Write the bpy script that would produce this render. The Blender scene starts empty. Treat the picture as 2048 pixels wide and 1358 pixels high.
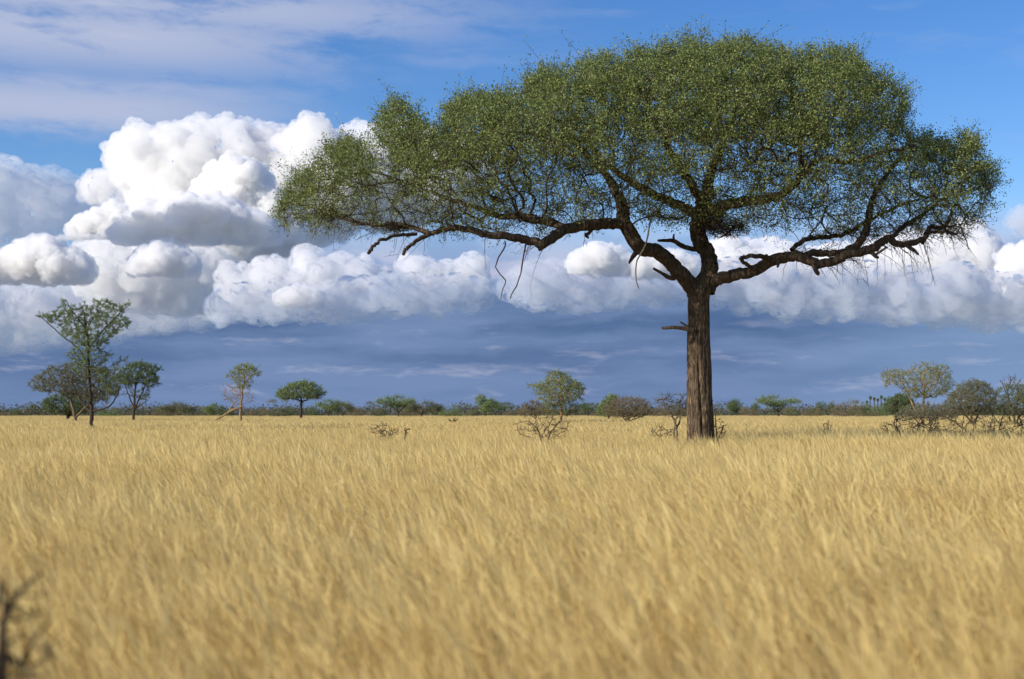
import bpy, math, random
import numpy as np
from mathutils import Vector, noise as mnoise

random.seed(7)
RNG = np.random.default_rng(7)
scene = bpy.context.scene
COL = scene.collection

# ---------------------------------------------------------------- camera
EYE = 1.6                       # eye height above the ground
FOC = 2844.4                    # 50 mm lens on a 36 mm film, in photo pixels
HORIZON = 827.0
PITCH = math.atan((HORIZON - 679.0) / FOC)
CP, SP = math.cos(PITCH), math.sin(PITCH)

def ray(px, py):
    """direction of a point of the photo, scaled so that its y (depth) is 1"""
    x = (px - 1024.0) / FOC
    u = (679.0 - py) / FOC
    y = CP - u * SP
    z = SP + u * CP
    return x / y, z / y

def at(px, py, depth):
    x, z = ray(px, py)
    return np.array((x * depth, depth, EYE + z * depth))

cam_data = bpy.data.cameras.new('camera')
cam = bpy.data.objects.new('camera', cam_data)
COL.objects.link(cam)
cam.location = (0, 0, EYE)
cam.rotation_euler = (math.pi / 2 + PITCH, 0, 0)
cam_data.lens = 50
cam_data.sensor_width = 36
cam_data.clip_start = 0.1
cam_data.clip_end = 30000
cam_data.dof.use_dof = True
cam_data.dof.focus_distance = 31.0
cam_data.dof.aperture_fstop = 2.2
scene.camera = cam

scene.view_settings.view_transform = 'Standard'
scene.view_settings.look = 'None'
scene.view_settings.exposure = 0.12
scene.view_settings.gamma = 1.0
scene.view_settings.use_curve_mapping = False
scene.render.engine = 'CYCLES'
scene.cycles.diffuse_bounces = 3
scene.cycles.transmission_bounces = 4
scene.cycles.transparent_max_bounces = 8
scene.cycles.volume_bounces = 16
scene.cycles.max_bounces = 18
scene.cycles.use_denoising = True

# ---------------------------------------------------------------- node helpers
class NT:
    """small expression writer for shader node trees"""
    def __init__(self, tree):
        self.t = tree
    def node(self, kind, **props):
        n = self.t.nodes.new(kind)
        for k, v in props.items():
            setattr(n, k, v)
        return n
    def link(self, a, b):
        self.t.links.new(a, b)
    def put(self, sock, v):
        if isinstance(v, V):
            self.link(v.s, sock)
        elif hasattr(v, 'is_output'):
            self.link(v, sock)
        else:
            sock.default_value = v
    def math(self, op, *a, clamp=False):
        n = self.node('ShaderNodeMath', operation=op, use_clamp=clamp)
        for i, v in enumerate(a):
            self.put(n.inputs[i], v)
        return V(self, n.outputs[0])
    def vec(self, x, y, z=0.0):
        n = self.node('ShaderNodeCombineXYZ')
        self.put(n.inputs[0], x); self.put(n.inputs[1], y); self.put(n.inputs[2], z)
        return V(self, n.outputs[0])
    def noise(self, vec, scale=1.0, detail=4.0, rough=0.5, lac=2.0, dist=0.0, dims='2D'):
        n = self.node('ShaderNodeTexNoise', noise_dimensions=dims)
        self.put(n.inputs['Vector'], vec)
        n.inputs['Scale'].default_value = scale
        n.inputs['Detail'].default_value = detail
        n.inputs['Roughness'].default_value = rough
        n.inputs['Lacunarity'].default_value = lac
        n.inputs['Distortion'].default_value = dist
        return V(self, n.outputs[0])
    def voro(self, vec, scale=1.0, detail=2.0, rough=0.5, lac=2.0, smooth=None, dims='2D'):
        n = self.node('ShaderNodeTexVoronoi', voronoi_dimensions=dims,
                      feature='F1' if smooth is None else 'SMOOTH_F1')
        n.normalize = True
        self.put(n.inputs['Vector'], vec)
        n.inputs['Scale'].default_value = scale
        n.inputs['Detail'].default_value = detail
        n.inputs['Roughness'].default_value = rough
        n.inputs['Lacunarity'].default_value = lac
        if smooth is not None:
            n.inputs['Smoothness'].default_value = smooth
        return V(self, n.outputs['Distance'])
    def sstep(self, lo, hi, x):
        n = self.node('ShaderNodeMapRange', interpolation_type='SMOOTHSTEP')
        self.put(n.inputs['Value'], x)
        self.put(n.inputs['From Min'], lo); self.put(n.inputs['From Max'], hi)
        return V(self, n.outputs[0])
    def lstep(self, lo, hi, x, a=0.0, b=1.0):
        n = self.node('ShaderNodeMapRange')
        self.put(n.inputs['Value'], x)
        self.put(n.inputs['From Min'], lo); self.put(n.inputs['From Max'], hi)
        self.put(n.inputs['To Min'], a); self.put(n.inputs['To Max'], b)
        return V(self, n.outputs[0])
    def mix(self, f, a, b):
        n = self.node('ShaderNodeMix', data_type='RGBA')
        self.put(n.inputs['Factor'], f)
        self.put(n.inputs[6], a if isinstance(a, V) else (*a, 1.0))
        self.put(n.inputs[7], b if isinstance(b, V) else (*b, 1.0))
        return V(self, n.outputs[2])
    def scale_col(self, c, f):
        n = self.node('ShaderNodeVectorMath', operation='SCALE')
        self.put(n.inputs[0], c); self.put(n.inputs['Scale'], f)
        return V(self, n.outputs[0])
    def curve(self, x, pts):
        n = self.node('ShaderNodeFloatCurve')
        c = n.mapping.curves[0]
        while len(c.points) > 2:
            c.points.remove(c.points[1])
        pts = sorted(pts)
        c.points[0].location = pts[0]
        c.points[-1].location = pts[-1]
        for p in pts[1:-1]:
            c.points.new(*p)
        for p in c.points:
            p.handle_type = 'VECTOR'
        n.mapping.extend = 'HORIZONTAL'
        n.mapping.update()
        self.put(n.inputs['Value'], x)
        return V(self, n.outputs[0])

class V:
    def __init__(self, nt, s):
        self.nt, self.s = nt, s
    def __add__(self, o): return self.nt.math('ADD', self, o)
    __radd__ = __add__
    def __sub__(self, o): return self.nt.math('SUBTRACT', self, o)
    def __rsub__(self, o): return self.nt.math('SUBTRACT', o, self)
    def __mul__(self, o): return self.nt.math('MULTIPLY', self, o)
    __rmul__ = __mul__
    def __truediv__(self, o): return self.nt.math('DIVIDE', self, o)
    def min(self, o): return self.nt.math('MINIMUM', self, o)
    def max(self, o): return self.nt.math('MAXIMUM', self, o)
    def pow(self, o): return self.nt.math('POWER', self, o)
    def sat(self): return self.nt.math('ADD', self, 0.0, clamp=True)

def lin(r, g, b):
    """an sRGB colour (0-255) as scene-linear"""
    f = lambda c: c / 12.92 if c <= 0.04045 else ((c + 0.055) / 1.055) ** 2.4
    return tuple(f(c / 255.0) for c in (r, g, b))

# ---------------------------------------------------------------- sun
SUN_DIR = Vector((-0.79, -0.46, 0.40)).normalized()     # towards the sun
sun_data = bpy.data.lights.new('sun', 'SUN')
sun = bpy.data.objects.new('sun', sun_data)
COL.objects.link(sun)
sun.rotation_euler = (-SUN_DIR).to_track_quat('-Z', 'Y').to_euler()
sun.location = SUN_DIR * 60
sun_data.energy = 5.0
sun_data.color = (1.0, 0.91, 0.78)
sun_data.angle = math.radians(0.5)
SUN_EL = math.asin(SUN_DIR.z)
SUN_AZ = math.atan2(SUN_DIR.x, SUN_DIR.y)

# ---------------------------------------------------------------- sky with clouds
world = bpy.data.worlds.new('World')
scene.world = world
world.use_nodes = True
world.cycles.sampling_method = 'NONE'
wt = world.node_tree
wt.nodes.clear()
W = NT(wt)
SKY_STRENGTH = 0.1
SKYK = 28.444        # sky units: one unit is about two degrees of arc

def sky(px, py):
    x, z = ray(px, py)
    return math.atan2(x, 1.0) * SKYK, math.asin(z / math.sqrt(x * x + 1 + z * z)) * SKYK

def build_sky():
    g = W.node('ShaderNodeTexCoord')
    sep = W.node('ShaderNodeSeparateXYZ')
    W.link(g.outputs['Generated'], sep.inputs[0])
    dx, dy, dz = (V(W, sep.outputs[i]) for i in range(3))
    X = W.math('ARCTAN2', dx, dy) * SKYK
    Y = W.math('ARCSINE', dz) * SKYK
    nish = W.node('ShaderNodeTexSky', sky_type='NISHITA')
    nish.sun_disc = False
    nish.sun_elevation = SUN_EL
    nish.sun_rotation = SUN_AZ
    nish.altitude = 1000
    nish.air_density = 1.0
    nish.dust_density = 0.4
    nish.ozone_density = 2.5
    hs = W.node('ShaderNodeHueSaturation')
    hs.inputs['Saturation'].default_value = 1.30
    hs.inputs['Hue'].default_value = 0.512
    hs.inputs['Value'].default_value = 1.36
    W.link(nish.outputs[0], hs.inputs['Color'])
    col = V(W, hs.outputs[0])
    k = 0.92 / SKY_STRENGTH
    C = lambda *c: tuple(v * k for v in lin(*c))

    # shared warp so that edges wander
    P = W.vec(X, Y)
    w1 = W.noise(P, 0.9, 3, 0.5) - 0.5
    w2 = W.noise(W.vec(X + 31.7, Y - 12.3), 0.9, 3, 0.5) - 0.5
    WX, WY = X + w1 * 0.35, Y + w2 * 0.25
    U = lambda v: (v + 12.5) / 25.0            # azimuth into 0..1 for the curves

    def prof(pts):
        out = []
        for px, py in pts:
            a, e = sky(px, py)
            out.append(((a + 12.5) / 25.0, e / 10.0))
        return out

    front = W.sstep(-0.2, 0.3, dy)

    # thin high veil, streaked
    sx = WX * 0.16 + Y * 0.05
    st = W.noise(W.vec(sx, WY * 0.85), 1.0, 6, 0.58)
    st2 = W.noise(W.vec(X * 0.50 + 5.0, WY * 1.9 + X * 0.10), 1.0, 7, 0.66)
    _, ylo = sky(300, 318)
    # two bands in the upper left
    def band(yc, half, x0, x1):
        _, e = sky(500, yc)
        d = ((Y - e) / (half / 100.0))
        m = W.math('EXPONENT', d * d * -1.0)
        a0, a1 = sky(x0, 300)[0], sky(x1, 300)[0]
        return m * (1.0 - W.sstep(a0, a1, X))
    b1 = band(85, 75, 250, 1000)
    b2 = band(232, 62, 220, 800)
    b3 = band(20, 60, 500, 1300) * 0.9
    cover = b1.max(b2).max(b3)
    veil = (W.sstep(0.33, 0.58, st * 0.50 + st2 * 0.50 + cover * 0.20 - 0.09) * cover).sat()
    # faint wisps elsewhere
    wisp = W.sstep(0.54, 0.78, W.noise(W.vec(X * 0.22 + 9.1, WY * 1.5), 1.0, 5, 0.55)) * 0.40
    col = W.mix((veil * 0.92 + wisp * 0.5).sat(), col, C(184, 193, 220))

    # pale lavender bank below and right of the thunderhead
    _, e0 = sky(1024, 395)
    _, e1 = sky(1024, 545)
    hz = W.noise(W.vec(WX * 0.5, WY * 1.1 + 3.3), 1.0, 5, 0.55)
    hx = W.sstep(sky(330, 500)[0], sky(640, 500)[0], X)
    bank = (1.0 - W.sstep(e1, e0, Y + (hz - 0.5) * 0.5)) * (0.25 + 0.75 * hx)
    col = W.mix((bank * 0.95 * front).sat(), col, W.mix(W.sstep(0.38, 0.62, hz), C(142, 164, 206), C(190, 194, 220)))
    pl = W.noise(W.vec(WX * 0.30 + 2.0, WY * 0.9), 1.0, 5, 0.55)
    _, pe = sky(200, 615)
    pd = (Y - pe) / 0.62 + (pl - 0.5) * 1.2
    pale = W.math('EXPONENT', pd * pd * -1.0) * (1.0 - W.sstep(sky(300, 600)[0], sky(760, 600)[0], X + (pl - 0.5) * 2.0))
    col = W.mix((pale * 0.95 * front).sat(), col, W.mix(W.sstep(0.35, 0.62, pl), C(192, 197, 216), C(232, 230, 233)))
    # dark blue-grey rain bank down to the horizon
    n1 = W.noise(W.vec(WX * 0.13, WY * 1.1 + 7.7), 1.0, 5, 0.48)
    n2 = W.noise(W.vec(WX * 0.30 + 3.0, WY * 2.2), 1.0, 5, 0.55)
    edge = W.curve(U(X), prof([(-300, 700), (0, 672), (200, 655), (420, 622), (640, 592), (1000, 570), (1350, 566), (1600, 588), (1750, 610), (1950, 618), (2100, 612), (2600, 600)])) * 10.0
    low = W.sstep(-0.30, 0.35, edge - Y + (n1 - 0.5) * 0.9 + (n2 - 0.5) * 0.5)
    dark = W.mix(W.sstep(0.36, 0.66, n1 * 0.55 + n2 * 0.45), C(78, 106, 150), C(118, 142, 182))
    hor = 1.0 - W.sstep(0.0, 1.9, Y)
    dark = W.mix((hor * 0.75).sat(), dark, C(118, 142, 184))
    rightside = W.sstep(sky(1480, 700)[0], sky(2000, 700)[0], X)
    dark = W.mix((rightside * 0.55).sat(), dark, C(138, 168, 208))
    col = W.mix((low * front).sat(), col, dark)
    # pinkish lit streaks in the bank
    n3 = W.noise(W.vec(WX * 0.50 + 17.0, WY * 2.9 + 1.0), 1.0, 6, 0.6)
    win = W.sstep(0.0, 0.3, Y) * (1.0 - W.sstep(1.4, 2.1, Y))
    streak = W.sstep(0.55, 0.80, n3 + rightside * 0.05) * win
    col = W.mix((streak * 0.50 * front).sat(), col, C(186, 190, 214))
    # behind the viewer: broken fair-weather cloud
    back = W.noise(W.vec(X * 0.3, Y * 0.5), 1.0, 5, 0.55)
    bk = W.sstep(0.52, 0.68, back) * (1.0 - front)
    col = W.mix((bk * 0.4).sat(), col, C(225, 225, 232))

    bg = W.node('ShaderNodeBackground')
    W.put(bg.inputs['Color'], col)
    bg.inputs['Strength'].default_value = SKY_STRENGTH
    out = W.node('ShaderNodeOutputWorld')
    W.link(bg.outputs[0], out.inputs['Surface'])

build_sky()

# ---------------------------------------------------------------- clouds as real heaps far beyond the plain
def in_poly(p, poly):
    x, y = p
    c = False
    j = len(poly) - 1
    for i in range(len(poly)):
        xi, yi = poly[i]; xj, yj = poly[j]
        if (yi > y) != (yj > y) and x < (xj - xi) * (y - yi) / (yj - yi) + xi:
            c = not c
        j = i
    return c

def edge_dist(P, poly):
    """distance of points P (N,2) to the outline"""
    A = np.array(poly, float); B = np.roll(A, -1, 0)
    d = np.full(len(P), 1e9)
    for a, b in zip(A, B):
        ab = b - a
        t = np.clip(((P - a) @ ab) / max(ab @ ab, 1e-9), 0, 1)
        d = np.minimum(d, np.hypot(*(P - a - t[:, None] * ab).T))
    return d

def inside(P, poly):
    A = np.array(poly, float); B = np.roll(A, -1, 0)
    c = np.zeros(len(P), bool)
    for (xi, yi), (xj, yj) in zip(A, B):
        if yi == yj:
            continue
        hit = ((yi > P[:, 1]) != (yj > P[:, 1])) & (P[:, 0] < (xj - xi) * (P[:, 1] - yi) / (yj - yi) + xi)
        c ^= hit
    return c

def ico(sub):
    import bmesh
    bm = bmesh.new()
    bmesh.ops.create_icosphere(bm, subdivisions=sub, radius=1.0)
    v = np.array([x.co[:] for x in bm.verts]); f = np.array([[q.index for q in p.verts] for p in bm.faces])
    bm.free()
    return v, f

def mesh_from(name, verts, faces, mat=None, smooth=True):
    me = bpy.data.meshes.new(name)
    verts = np.asarray(verts, np.float32); faces = np.asarray(faces, np.int32)
    k = faces.shape[1]
    me.vertices.add(len(verts)); me.vertices.foreach_set('co', verts.ravel())
    me.loops.add(faces.size); me.loops.foreach_set('vertex_index', faces.ravel())
    me.polygons.add(len(faces))
    me.polygons.foreach_set('loop_start', np.arange(len(faces), dtype=np.int32) * k)
    me.update(calc_edges=True)
    if smooth:
        me.polygons.foreach_set('use_smooth', np.ones(len(faces), bool))
    if mat:
        me.materials.append(mat)
    return me

ICO2, ICO1 = ico(2), ico(1)
def cloud_mesh(poly, dist, rng, n0=70, rmin=7, rmax=46, flat=None, voxel=1.5, kids=(12, 9), rough=1.0, depth=1.6, feather=4.0):
    """heap of puffs on puffs filling an outline (photo pixels), at its own distance, as one closed skin"""
    k = dist / FOC
    A = np.array(poly, float)
    lo, hi = A.min(0), A.max(0)
    P = rng.uniform(lo, hi, (9000, 2))
    P = P[inside(P, poly)]
    d = edge_dist(P, poly)
    puffs = []
    for share, order in ((0.5, np.argsort(-d * rng.uniform(0.35, 1.0, len(d)))), (0.30, np.argsort(-d * rng.uniform(0.7, 1.0, len(d))))):
        for i in order:
            r = min(d[i] * 1.05, rmax * rng.uniform(0.5, 1.0))
            if r < rmin * share * 2:
                continue
            if puffs:
                Q = np.array(puffs)
                if (np.hypot(Q[:, 0] - P[i, 0], Q[:, 1] - P[i, 1]) < np.maximum(share * r, share * 1.5 * Q[:, 3])).any():
                    continue
            thick = min(d[i], depth * rmax)
            puffs.append((P[i, 0], P[i, 1], -0.75 * thick + rng.normal(0, 0.2) * r, r))
            puffs.append((P[i, 0], P[i, 1], 0.4 * thick, r))
            if len(puffs) >= 2 * n0:
                break
    vs, fs, off = [], [], 0
    def put(q, shape):
        nonlocal off
        V0, F0 = shape
        vs.append(V0 * q[3] + np.array((q[0], q[2], -q[1]))); fs.append(F0 + off)
        off += len(V0)
    for q in puffs:
        put(q, ICO2)
    level = puffs
    for L, kn in enumerate(kids):
        nxt = []
        for (x, y, z, r) in level:
            for _ in range(kn):
                v = rng.normal(size=3); v /= np.linalg.norm(v)
                if v[2] > 0.35: v[2] *= -1                 # on our side
                if v[1] > 0.35: v[1] *= -1                 # upper side
                rr = r * (0.16 + 0.42 * rng.random() ** 1.7)
                if rr < 1.7: continue
                c = np.array((x, y, z)) + v * r * rng.uniform(0.72, 0.95)
                nxt.append((*c, rr))
        for q in nxt:
            put(q, ICO2 if L == 0 else ICO1)
        level = nxt
    vs = np.concatenate(vs); fs = np.concatenate(fs)
    cx, cy = (lo + hi) / 2
    if flat is not None:
        z = vs[:, 2]
        zb = -flat + np.sin(vs[:, 0] * 0.045) * 3.0 + np.sin(vs[:, 0] * 0.13 + 1.0) * 1.5
        vs[:, 2] = np.where(z < zb, zb - (zb - z) * 0.10, z)
    vs = vs - np.array((cx, 0, -cy))
    tmp = bpy.data.objects.new('tmp', mesh_from('tmp', vs, fs))
    COL.objects.link(tmp)
    m = tmp.modifiers.new('r', 'REMESH'); m.mode = 'VOXEL'; m.voxel_size = voxel
    m = tmp.modifiers.new('s', 'SMOOTH'); m.iterations = 3; m.factor = 0.5
    dg = bpy.context.evaluated_depsgraph_get()
    me = bpy.data.meshes.new_from_object(tmp.evaluated_get(dg))
    old = tmp.data
    bpy.data.objects.remove(tmp); bpy.data.meshes.remove(old)
    n = len(me.vertices)
    co = np.empty(n * 3, np.float32); me.vertices.foreach_get('co', co); co = co.reshape(-1, 3)
    no = np.empty(n * 3, np.float32); me.vertices.foreach_get('normal', no); no = no.reshape(-1, 3)
    bil = lambda c, q: 1.0 - 2.0 * abs(mnoise.noise((c[0] / q, c[1] / q, c[2] / q)))
    disp = np.array([2.6 * bil(c, 15.0) + 1.5 * bil(c, 7.0) + 0.8 * bil(c, 3.4) + 1.2 * mnoise.noise((c[0] / 26, c[1] / 26, c[2] / 26 + 7.0)) for c in co.tolist()]) - 1.6
    q2 = max(12.0, feather * 3.0)
    f1 = np.array([mnoise.fractal((c[0] / 20, c[1] / 20, c[2] / 14 + 3.0), 0.6, 2.2, 4) for c in co.tolist()])
    f2 = np.array([mnoise.fractal((c[0] / q2 + 9.0, c[1] / q2, c[2] / q2 * 1.2), 0.7, 2.2, 3) for c in co.tolist()])
    out1 = (co + no * (disp * rough * 0.8 + feather * (0.65 + 0.8 * np.clip(f1, -0.7, 1.2)))[:, None]) * k     # thin ragged vapour
    out2 = (co + no * (disp * rough * 0.6 + feather * (1.5 + 1.5 * np.clip(f2, -0.8, 1.2)))[:, None]) * k     # round the heap
    co = (co + no * (disp[:, None] * rough)) * k
    me.vertices.foreach_set('co', co.astype(np.float32).ravel())
    me.update()
    nl = len(me.loops)
    lv = np.empty(nl, np.int32); me.loops.foreach_get('vertex_index', lv)
    F = lv.reshape(-1, 4)
    bpy.data.meshes.remove(me)
    me = mesh_from('cloud', np.concatenate([co, out1, out2]), np.concatenate([F, F + n, F + 2 * n]), None, False)
    me.polygons.foreach_set('material_index', np.repeat(np.array((0, 1, 2), np.int32), len(F)))
    return me, at(cx, cy, dist)

def cloud_mat(density, tint=(1, 1, 1)):
    m = bpy.data.materials.new('cloud_vapour'); m.use_nodes = True
    t = m.node_tree; t.nodes.clear(); N = NT(t)
    out = N.node('ShaderNodeOutputMaterial')
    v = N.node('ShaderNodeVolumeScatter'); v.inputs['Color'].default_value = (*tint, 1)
    v.inputs['Density'].default_value = density; v.inputs['Anisotropy'].default_value = 0.0
    N.link(v.outputs[0], out.inputs['Volume'])
    return m

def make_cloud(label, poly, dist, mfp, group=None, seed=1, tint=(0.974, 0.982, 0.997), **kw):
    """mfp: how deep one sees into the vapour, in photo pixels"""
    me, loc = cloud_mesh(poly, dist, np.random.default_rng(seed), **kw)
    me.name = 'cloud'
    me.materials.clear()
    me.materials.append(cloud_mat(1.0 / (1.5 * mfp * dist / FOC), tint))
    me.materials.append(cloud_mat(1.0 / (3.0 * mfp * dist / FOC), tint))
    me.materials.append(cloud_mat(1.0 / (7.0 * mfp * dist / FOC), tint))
    ob = bpy.data.objects.new('cloud', me)
    COL.objects.link(ob)
    ob.location = loc
    ob['label'] = label
    ob['category'] = 'cloud'
    ob['group'] = group or 'cumulus clouds over the plain'
    return ob

CLOUDS = [
 ('tall bright white thunderhead rising behind the left end of the big tree crown', 9000, 12,
  [(216,330),(214,296),(235,277),(280,263),(330,260),(400,249),(440,248),(500,259),(560,264),(610,264),(640,256),(665,268),(700,270),(760,265),(800,256),(830,262),(880,280),(950,300),(990,350),(960,410),(860,440),(700,470),(620,500),(560,540),(500,590),(440,622),(330,630),(290,600),(270,520),(275,440),(262,400),(240,370)], dict(n0=110, rmax=60, flat=625, seed=3, feather=5)),
 ('bright billowing inner tower of white cloud standing in front of the thunderhead', 8000, 5,
  [(384,420),(386,395),(400,368),(420,347),(448,320),(482,318),(520,332),(543,358),(554,392),(588,402),(610,440),(612,480),(400,480)], dict(n0=60, rmax=30, flat=480, seed=5)),
 ('grey white shoulder of cloud against blue sky at the left foot of the thunderhead top', 9500, 12,
  [(158,372),(180,350),(232,342),(262,356),(290,400),(300,440),(250,430),(200,410),(165,395)], dict(n0=40, rmax=26, seed=6)),
 ('dim blue grey cloud mass at the left edge under a strip of clear blue sky', 10500, 40,
  [(-200,330),(0,328),(60,349),(110,354),(150,368),(200,385),(220,430),(170,470),(90,485),(-200,495)], dict(n0=60, rmax=40, seed=8, feather=9)),
 ('bright white cloud with crisp edges left of the dark based cloud', 7000, 5,
  [(136,472),(142,447),(165,440),(200,427),(225,413),(250,416),(270,434),(300,450),(330,474)], dict(n0=50, rmax=22, flat=474, seed=9)),
 ('cream coloured cloud mass filling the gap under the two dark based clouds', 8000, 14,
  [(150,500),(230,482),(330,486),(430,505),(480,540),(450,590),(400,612),(300,618),(180,600)], dict(n0=60, rmax=40, seed=10, feather=9)),
 ('long low cloud with a dark flat base and knobbly top in front of the thunderhead', 5000, 6,
  [(222,470),(242,444),(265,432),(278,416),(300,402),(320,411),(342,404),(376,392),(400,400),(440,396),(472,406),(492,426),(520,432),(553,452),(566,474),(560,487),(230,487)], dict(n0=80, rmax=30, flat=484, seed=11, tint=(0.90, 0.92, 0.965))),
 ('cloud with a dark right flank at the left edge above the tall thin tree', 4700, 6,
  [(-60,520),(0,518),(30,496),(65,482),(85,473),(110,486),(127,508),(150,500),(175,516),(187,542),(186,566),(-60,566)], dict(n0=70, rmax=30, flat=563, seed=12, tint=(0.90, 0.92, 0.965))),
 ('small rounded cloud with a flat grey base floating below the long dark based cloud', 4800, 6,
  [(260,542),(270,517),(293,500),(330,493),(360,496),(382,510),(396,532),(398,550),(262,550)], dict(n0=45, rmax=24, flat=548, seed=13, tint=(0.92, 0.94, 0.97))),
 ('soft twin puffs of pale cloud below the left tip of the big crown', 6500, 12,
  [(440,545),(452,526),(480,548),(530,522),(560,524),(583,542),(594,508),(622,501),(652,522),(700,516),(745,534),(800,560),(770,592),(640,602),(450,596)], dict(n0=70, rmax=24, seed=14, feather=7, rough=0.6, tint=(0.94, 0.95, 0.985))),
 ('ragged pale puffs of cloud under the drooping left limb and its hanging dead sticks', 6600, 11,
  [(795,560),(806,530),(830,517),(862,534),(900,531),(940,520),(963,523),(975,548),(960,580),(860,588),(790,584)], dict(n0=50, rmax=18, seed=15, feather=7, rough=0.6, tint=(0.94, 0.95, 0.985))),
 ('small pinkish white puff low over the dark blue bank left of centre', 6000, 9,
  [(550,600),(560,586),(590,575),(625,580),(648,600),(640,612),(560,612)], dict(n0=24, rmax=14, flat=612, seed=16)),
 ('bright white cloud heap below the bend of the left main limb', 7000, 6,
  [(1135,535),(1145,512),(1172,498),(1202,490),(1232,502),(1262,518),(1300,511),(1350,505),(1390,520),(1400,548),(1300,552),(1150,545)], dict(n0=60, rmax=20, seed=17)),
 ('long bright cloud bank seen under and beyond the right hand limb', 8500, 8,
  [(1405,560),(1415,496),(1440,482),(1470,491),(1500,500),(1545,495),(1600,517),(1650,503),(1700,505),(1750,490),(1800,481),(1850,471),(1900,450),(1950,458),(1976,481),(2010,520),(2010,600),(1850,605),(1600,600),(1450,585)], dict(n0=110, rmax=34, seed=18, feather=6)),
 ('bright cloud at the right edge of the long bank beyond a notch of blue sky', 7600, 6,
  [(1990,540),(2000,505),(2030,492),(2070,486),(2250,480),(2250,600),(2010,598)], dict(n0=50, rmax=30, seed=19)),

 ('thin flat grey bar of cloud between the bright left cloud and the clouds under it', 4600, 7,
  [(108,473),(150,470),(210,470),(222,476),(160,480),(112,478)], dict(n0=40, feather=1.5, rmin=2.5, rmax=5, seed=21)),
 ('small faint lavender cloud against the blue beside the right tip of the crown', 9000, 30,
  [(2008,440),(2030,422),(2070,418),(2120,430),(2120,470),(2040,472)], dict(n0=30, rmax=18, seed=22)),
 ('cloud tinted grey lavender for shade under the long bright bank at right', 7200, 22,
  [(1400,560),(1440,540),(1560,552),(1680,545),(1800,560),(1900,552),(2010,566),(2250,560),(2250,628),(2000,640),(1860,636),(1720,618),(1600,622),(1480,602),(1410,590)], dict(n0=90, rmax=36, seed=23, tint=(0.64, 0.72, 0.90), feather=13)),  # shaded lower half of the bright bank, put into the vapour's tint
 ('cloud tinted grey lavender for shade between the hanging dead sticks and the big trunk', 7400, 24,
  [(1010,575),(1060,545),(1120,552),(1200,545),(1290,550),(1370,560),(1380,590),(1250,600),(1120,606),(1040,598)], dict(n0=60, rmax=26, seed=24, tint=(0.64, 0.72, 0.90), feather=12)),  # the dark tint imitates shade under the cloud heaps here
 ('cloud tinted grey lavender for shade under the row of soft puffs at left', 6200, 24,
  [(380,606),(450,600),(520,586),(650,590),(780,572),(900,570),(985,580),(980,600),(860,612),(700,622),(560,626),(440,622)], dict(n0=70, rmax=24, seed=25, tint=(0.64, 0.72, 0.90), feather=12)),  # stands for the puffs' shaded undersides; shade is in the scatter colour
 ('soft cream cloud deck low at the left, behind the top of the tall thin acacia', 9800, 34,
  [(-280,600),(-100,588),(0,596),(150,588),(280,600),(420,596),(480,612),(420,636),(330,645),(220,668),(100,672),(-80,690),(-280,686)], dict(n0=80, rmax=34, seed=26, tint=(0.95, 0.96, 0.985), feather=14)),
 ('unseen cloud added left of the view to shade the bases of the flat bottomed clouds', 3700, 6,
  [(-2080,-330),(-2080,-452),(-1850,-470),(-1700,-490),(-1560,-472),(-1440,-462),(-1300,-464),(-1180,-452),(-1040,-425),(-1050,-380),(-1300,-335)], dict(n0=60, rmax=60, rmin=14, voxel=4.0, seed=31)),  # added out of view only to throw shade on the low front clouds
]
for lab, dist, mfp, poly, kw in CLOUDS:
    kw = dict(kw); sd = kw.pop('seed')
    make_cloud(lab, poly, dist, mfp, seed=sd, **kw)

# ---------------------------------------------------------------- materials of the plain
def new_mat(name):
    m = bpy.data.materials.new(name); m.use_nodes = True
    m.node_tree.nodes.clear()
    return m, NT(m.node_tree)

def leaf_mat(name, dark, light, rare=None, rare_share=0.04, trans=0.35):
    m, N = new_mat(name)
    geo = N.node('ShaderNodeNewGeometry')
    r = V(N, geo.outputs['Random Per Island'])
    c = N.mix(r, dark, light)
    if rare:
        r2 = N.math('FRACT', r * 7.31)
        c = N.mix(N.math('GREATER_THAN', r2, 1.0 - rare_share), c, rare)
    d = N.node('ShaderNodeBsdfDiffuse'); N.put(d.inputs['Color'], c)
    t = N.node('ShaderNodeBsdfTranslucent'); N.put(t.inputs['Color'], c)
    g = N.node('ShaderNodeBsdfGlossy'); g.inputs['Roughness'].default_value = 0.45
    g.inputs['Color'].default_value = (0.9, 0.9, 0.85, 1)
    mx = N.node('ShaderNodeMixShader'); mx.inputs[0].default_value = trans
    N.link(d.outputs[0], mx.inputs[1]); N.link(t.outputs[0], mx.inputs[2])
    mx2 = N.node('ShaderNodeMixShader'); mx2.inputs[0].default_value = 0.012
    N.link(mx.outputs[0], mx2.inputs[1]); N.link(g.outputs[0], mx2.inputs[2])
    out = N.node('ShaderNodeOutputMaterial'); N.link(mx2.outputs[0], out.inputs[0])
    return m

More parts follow.
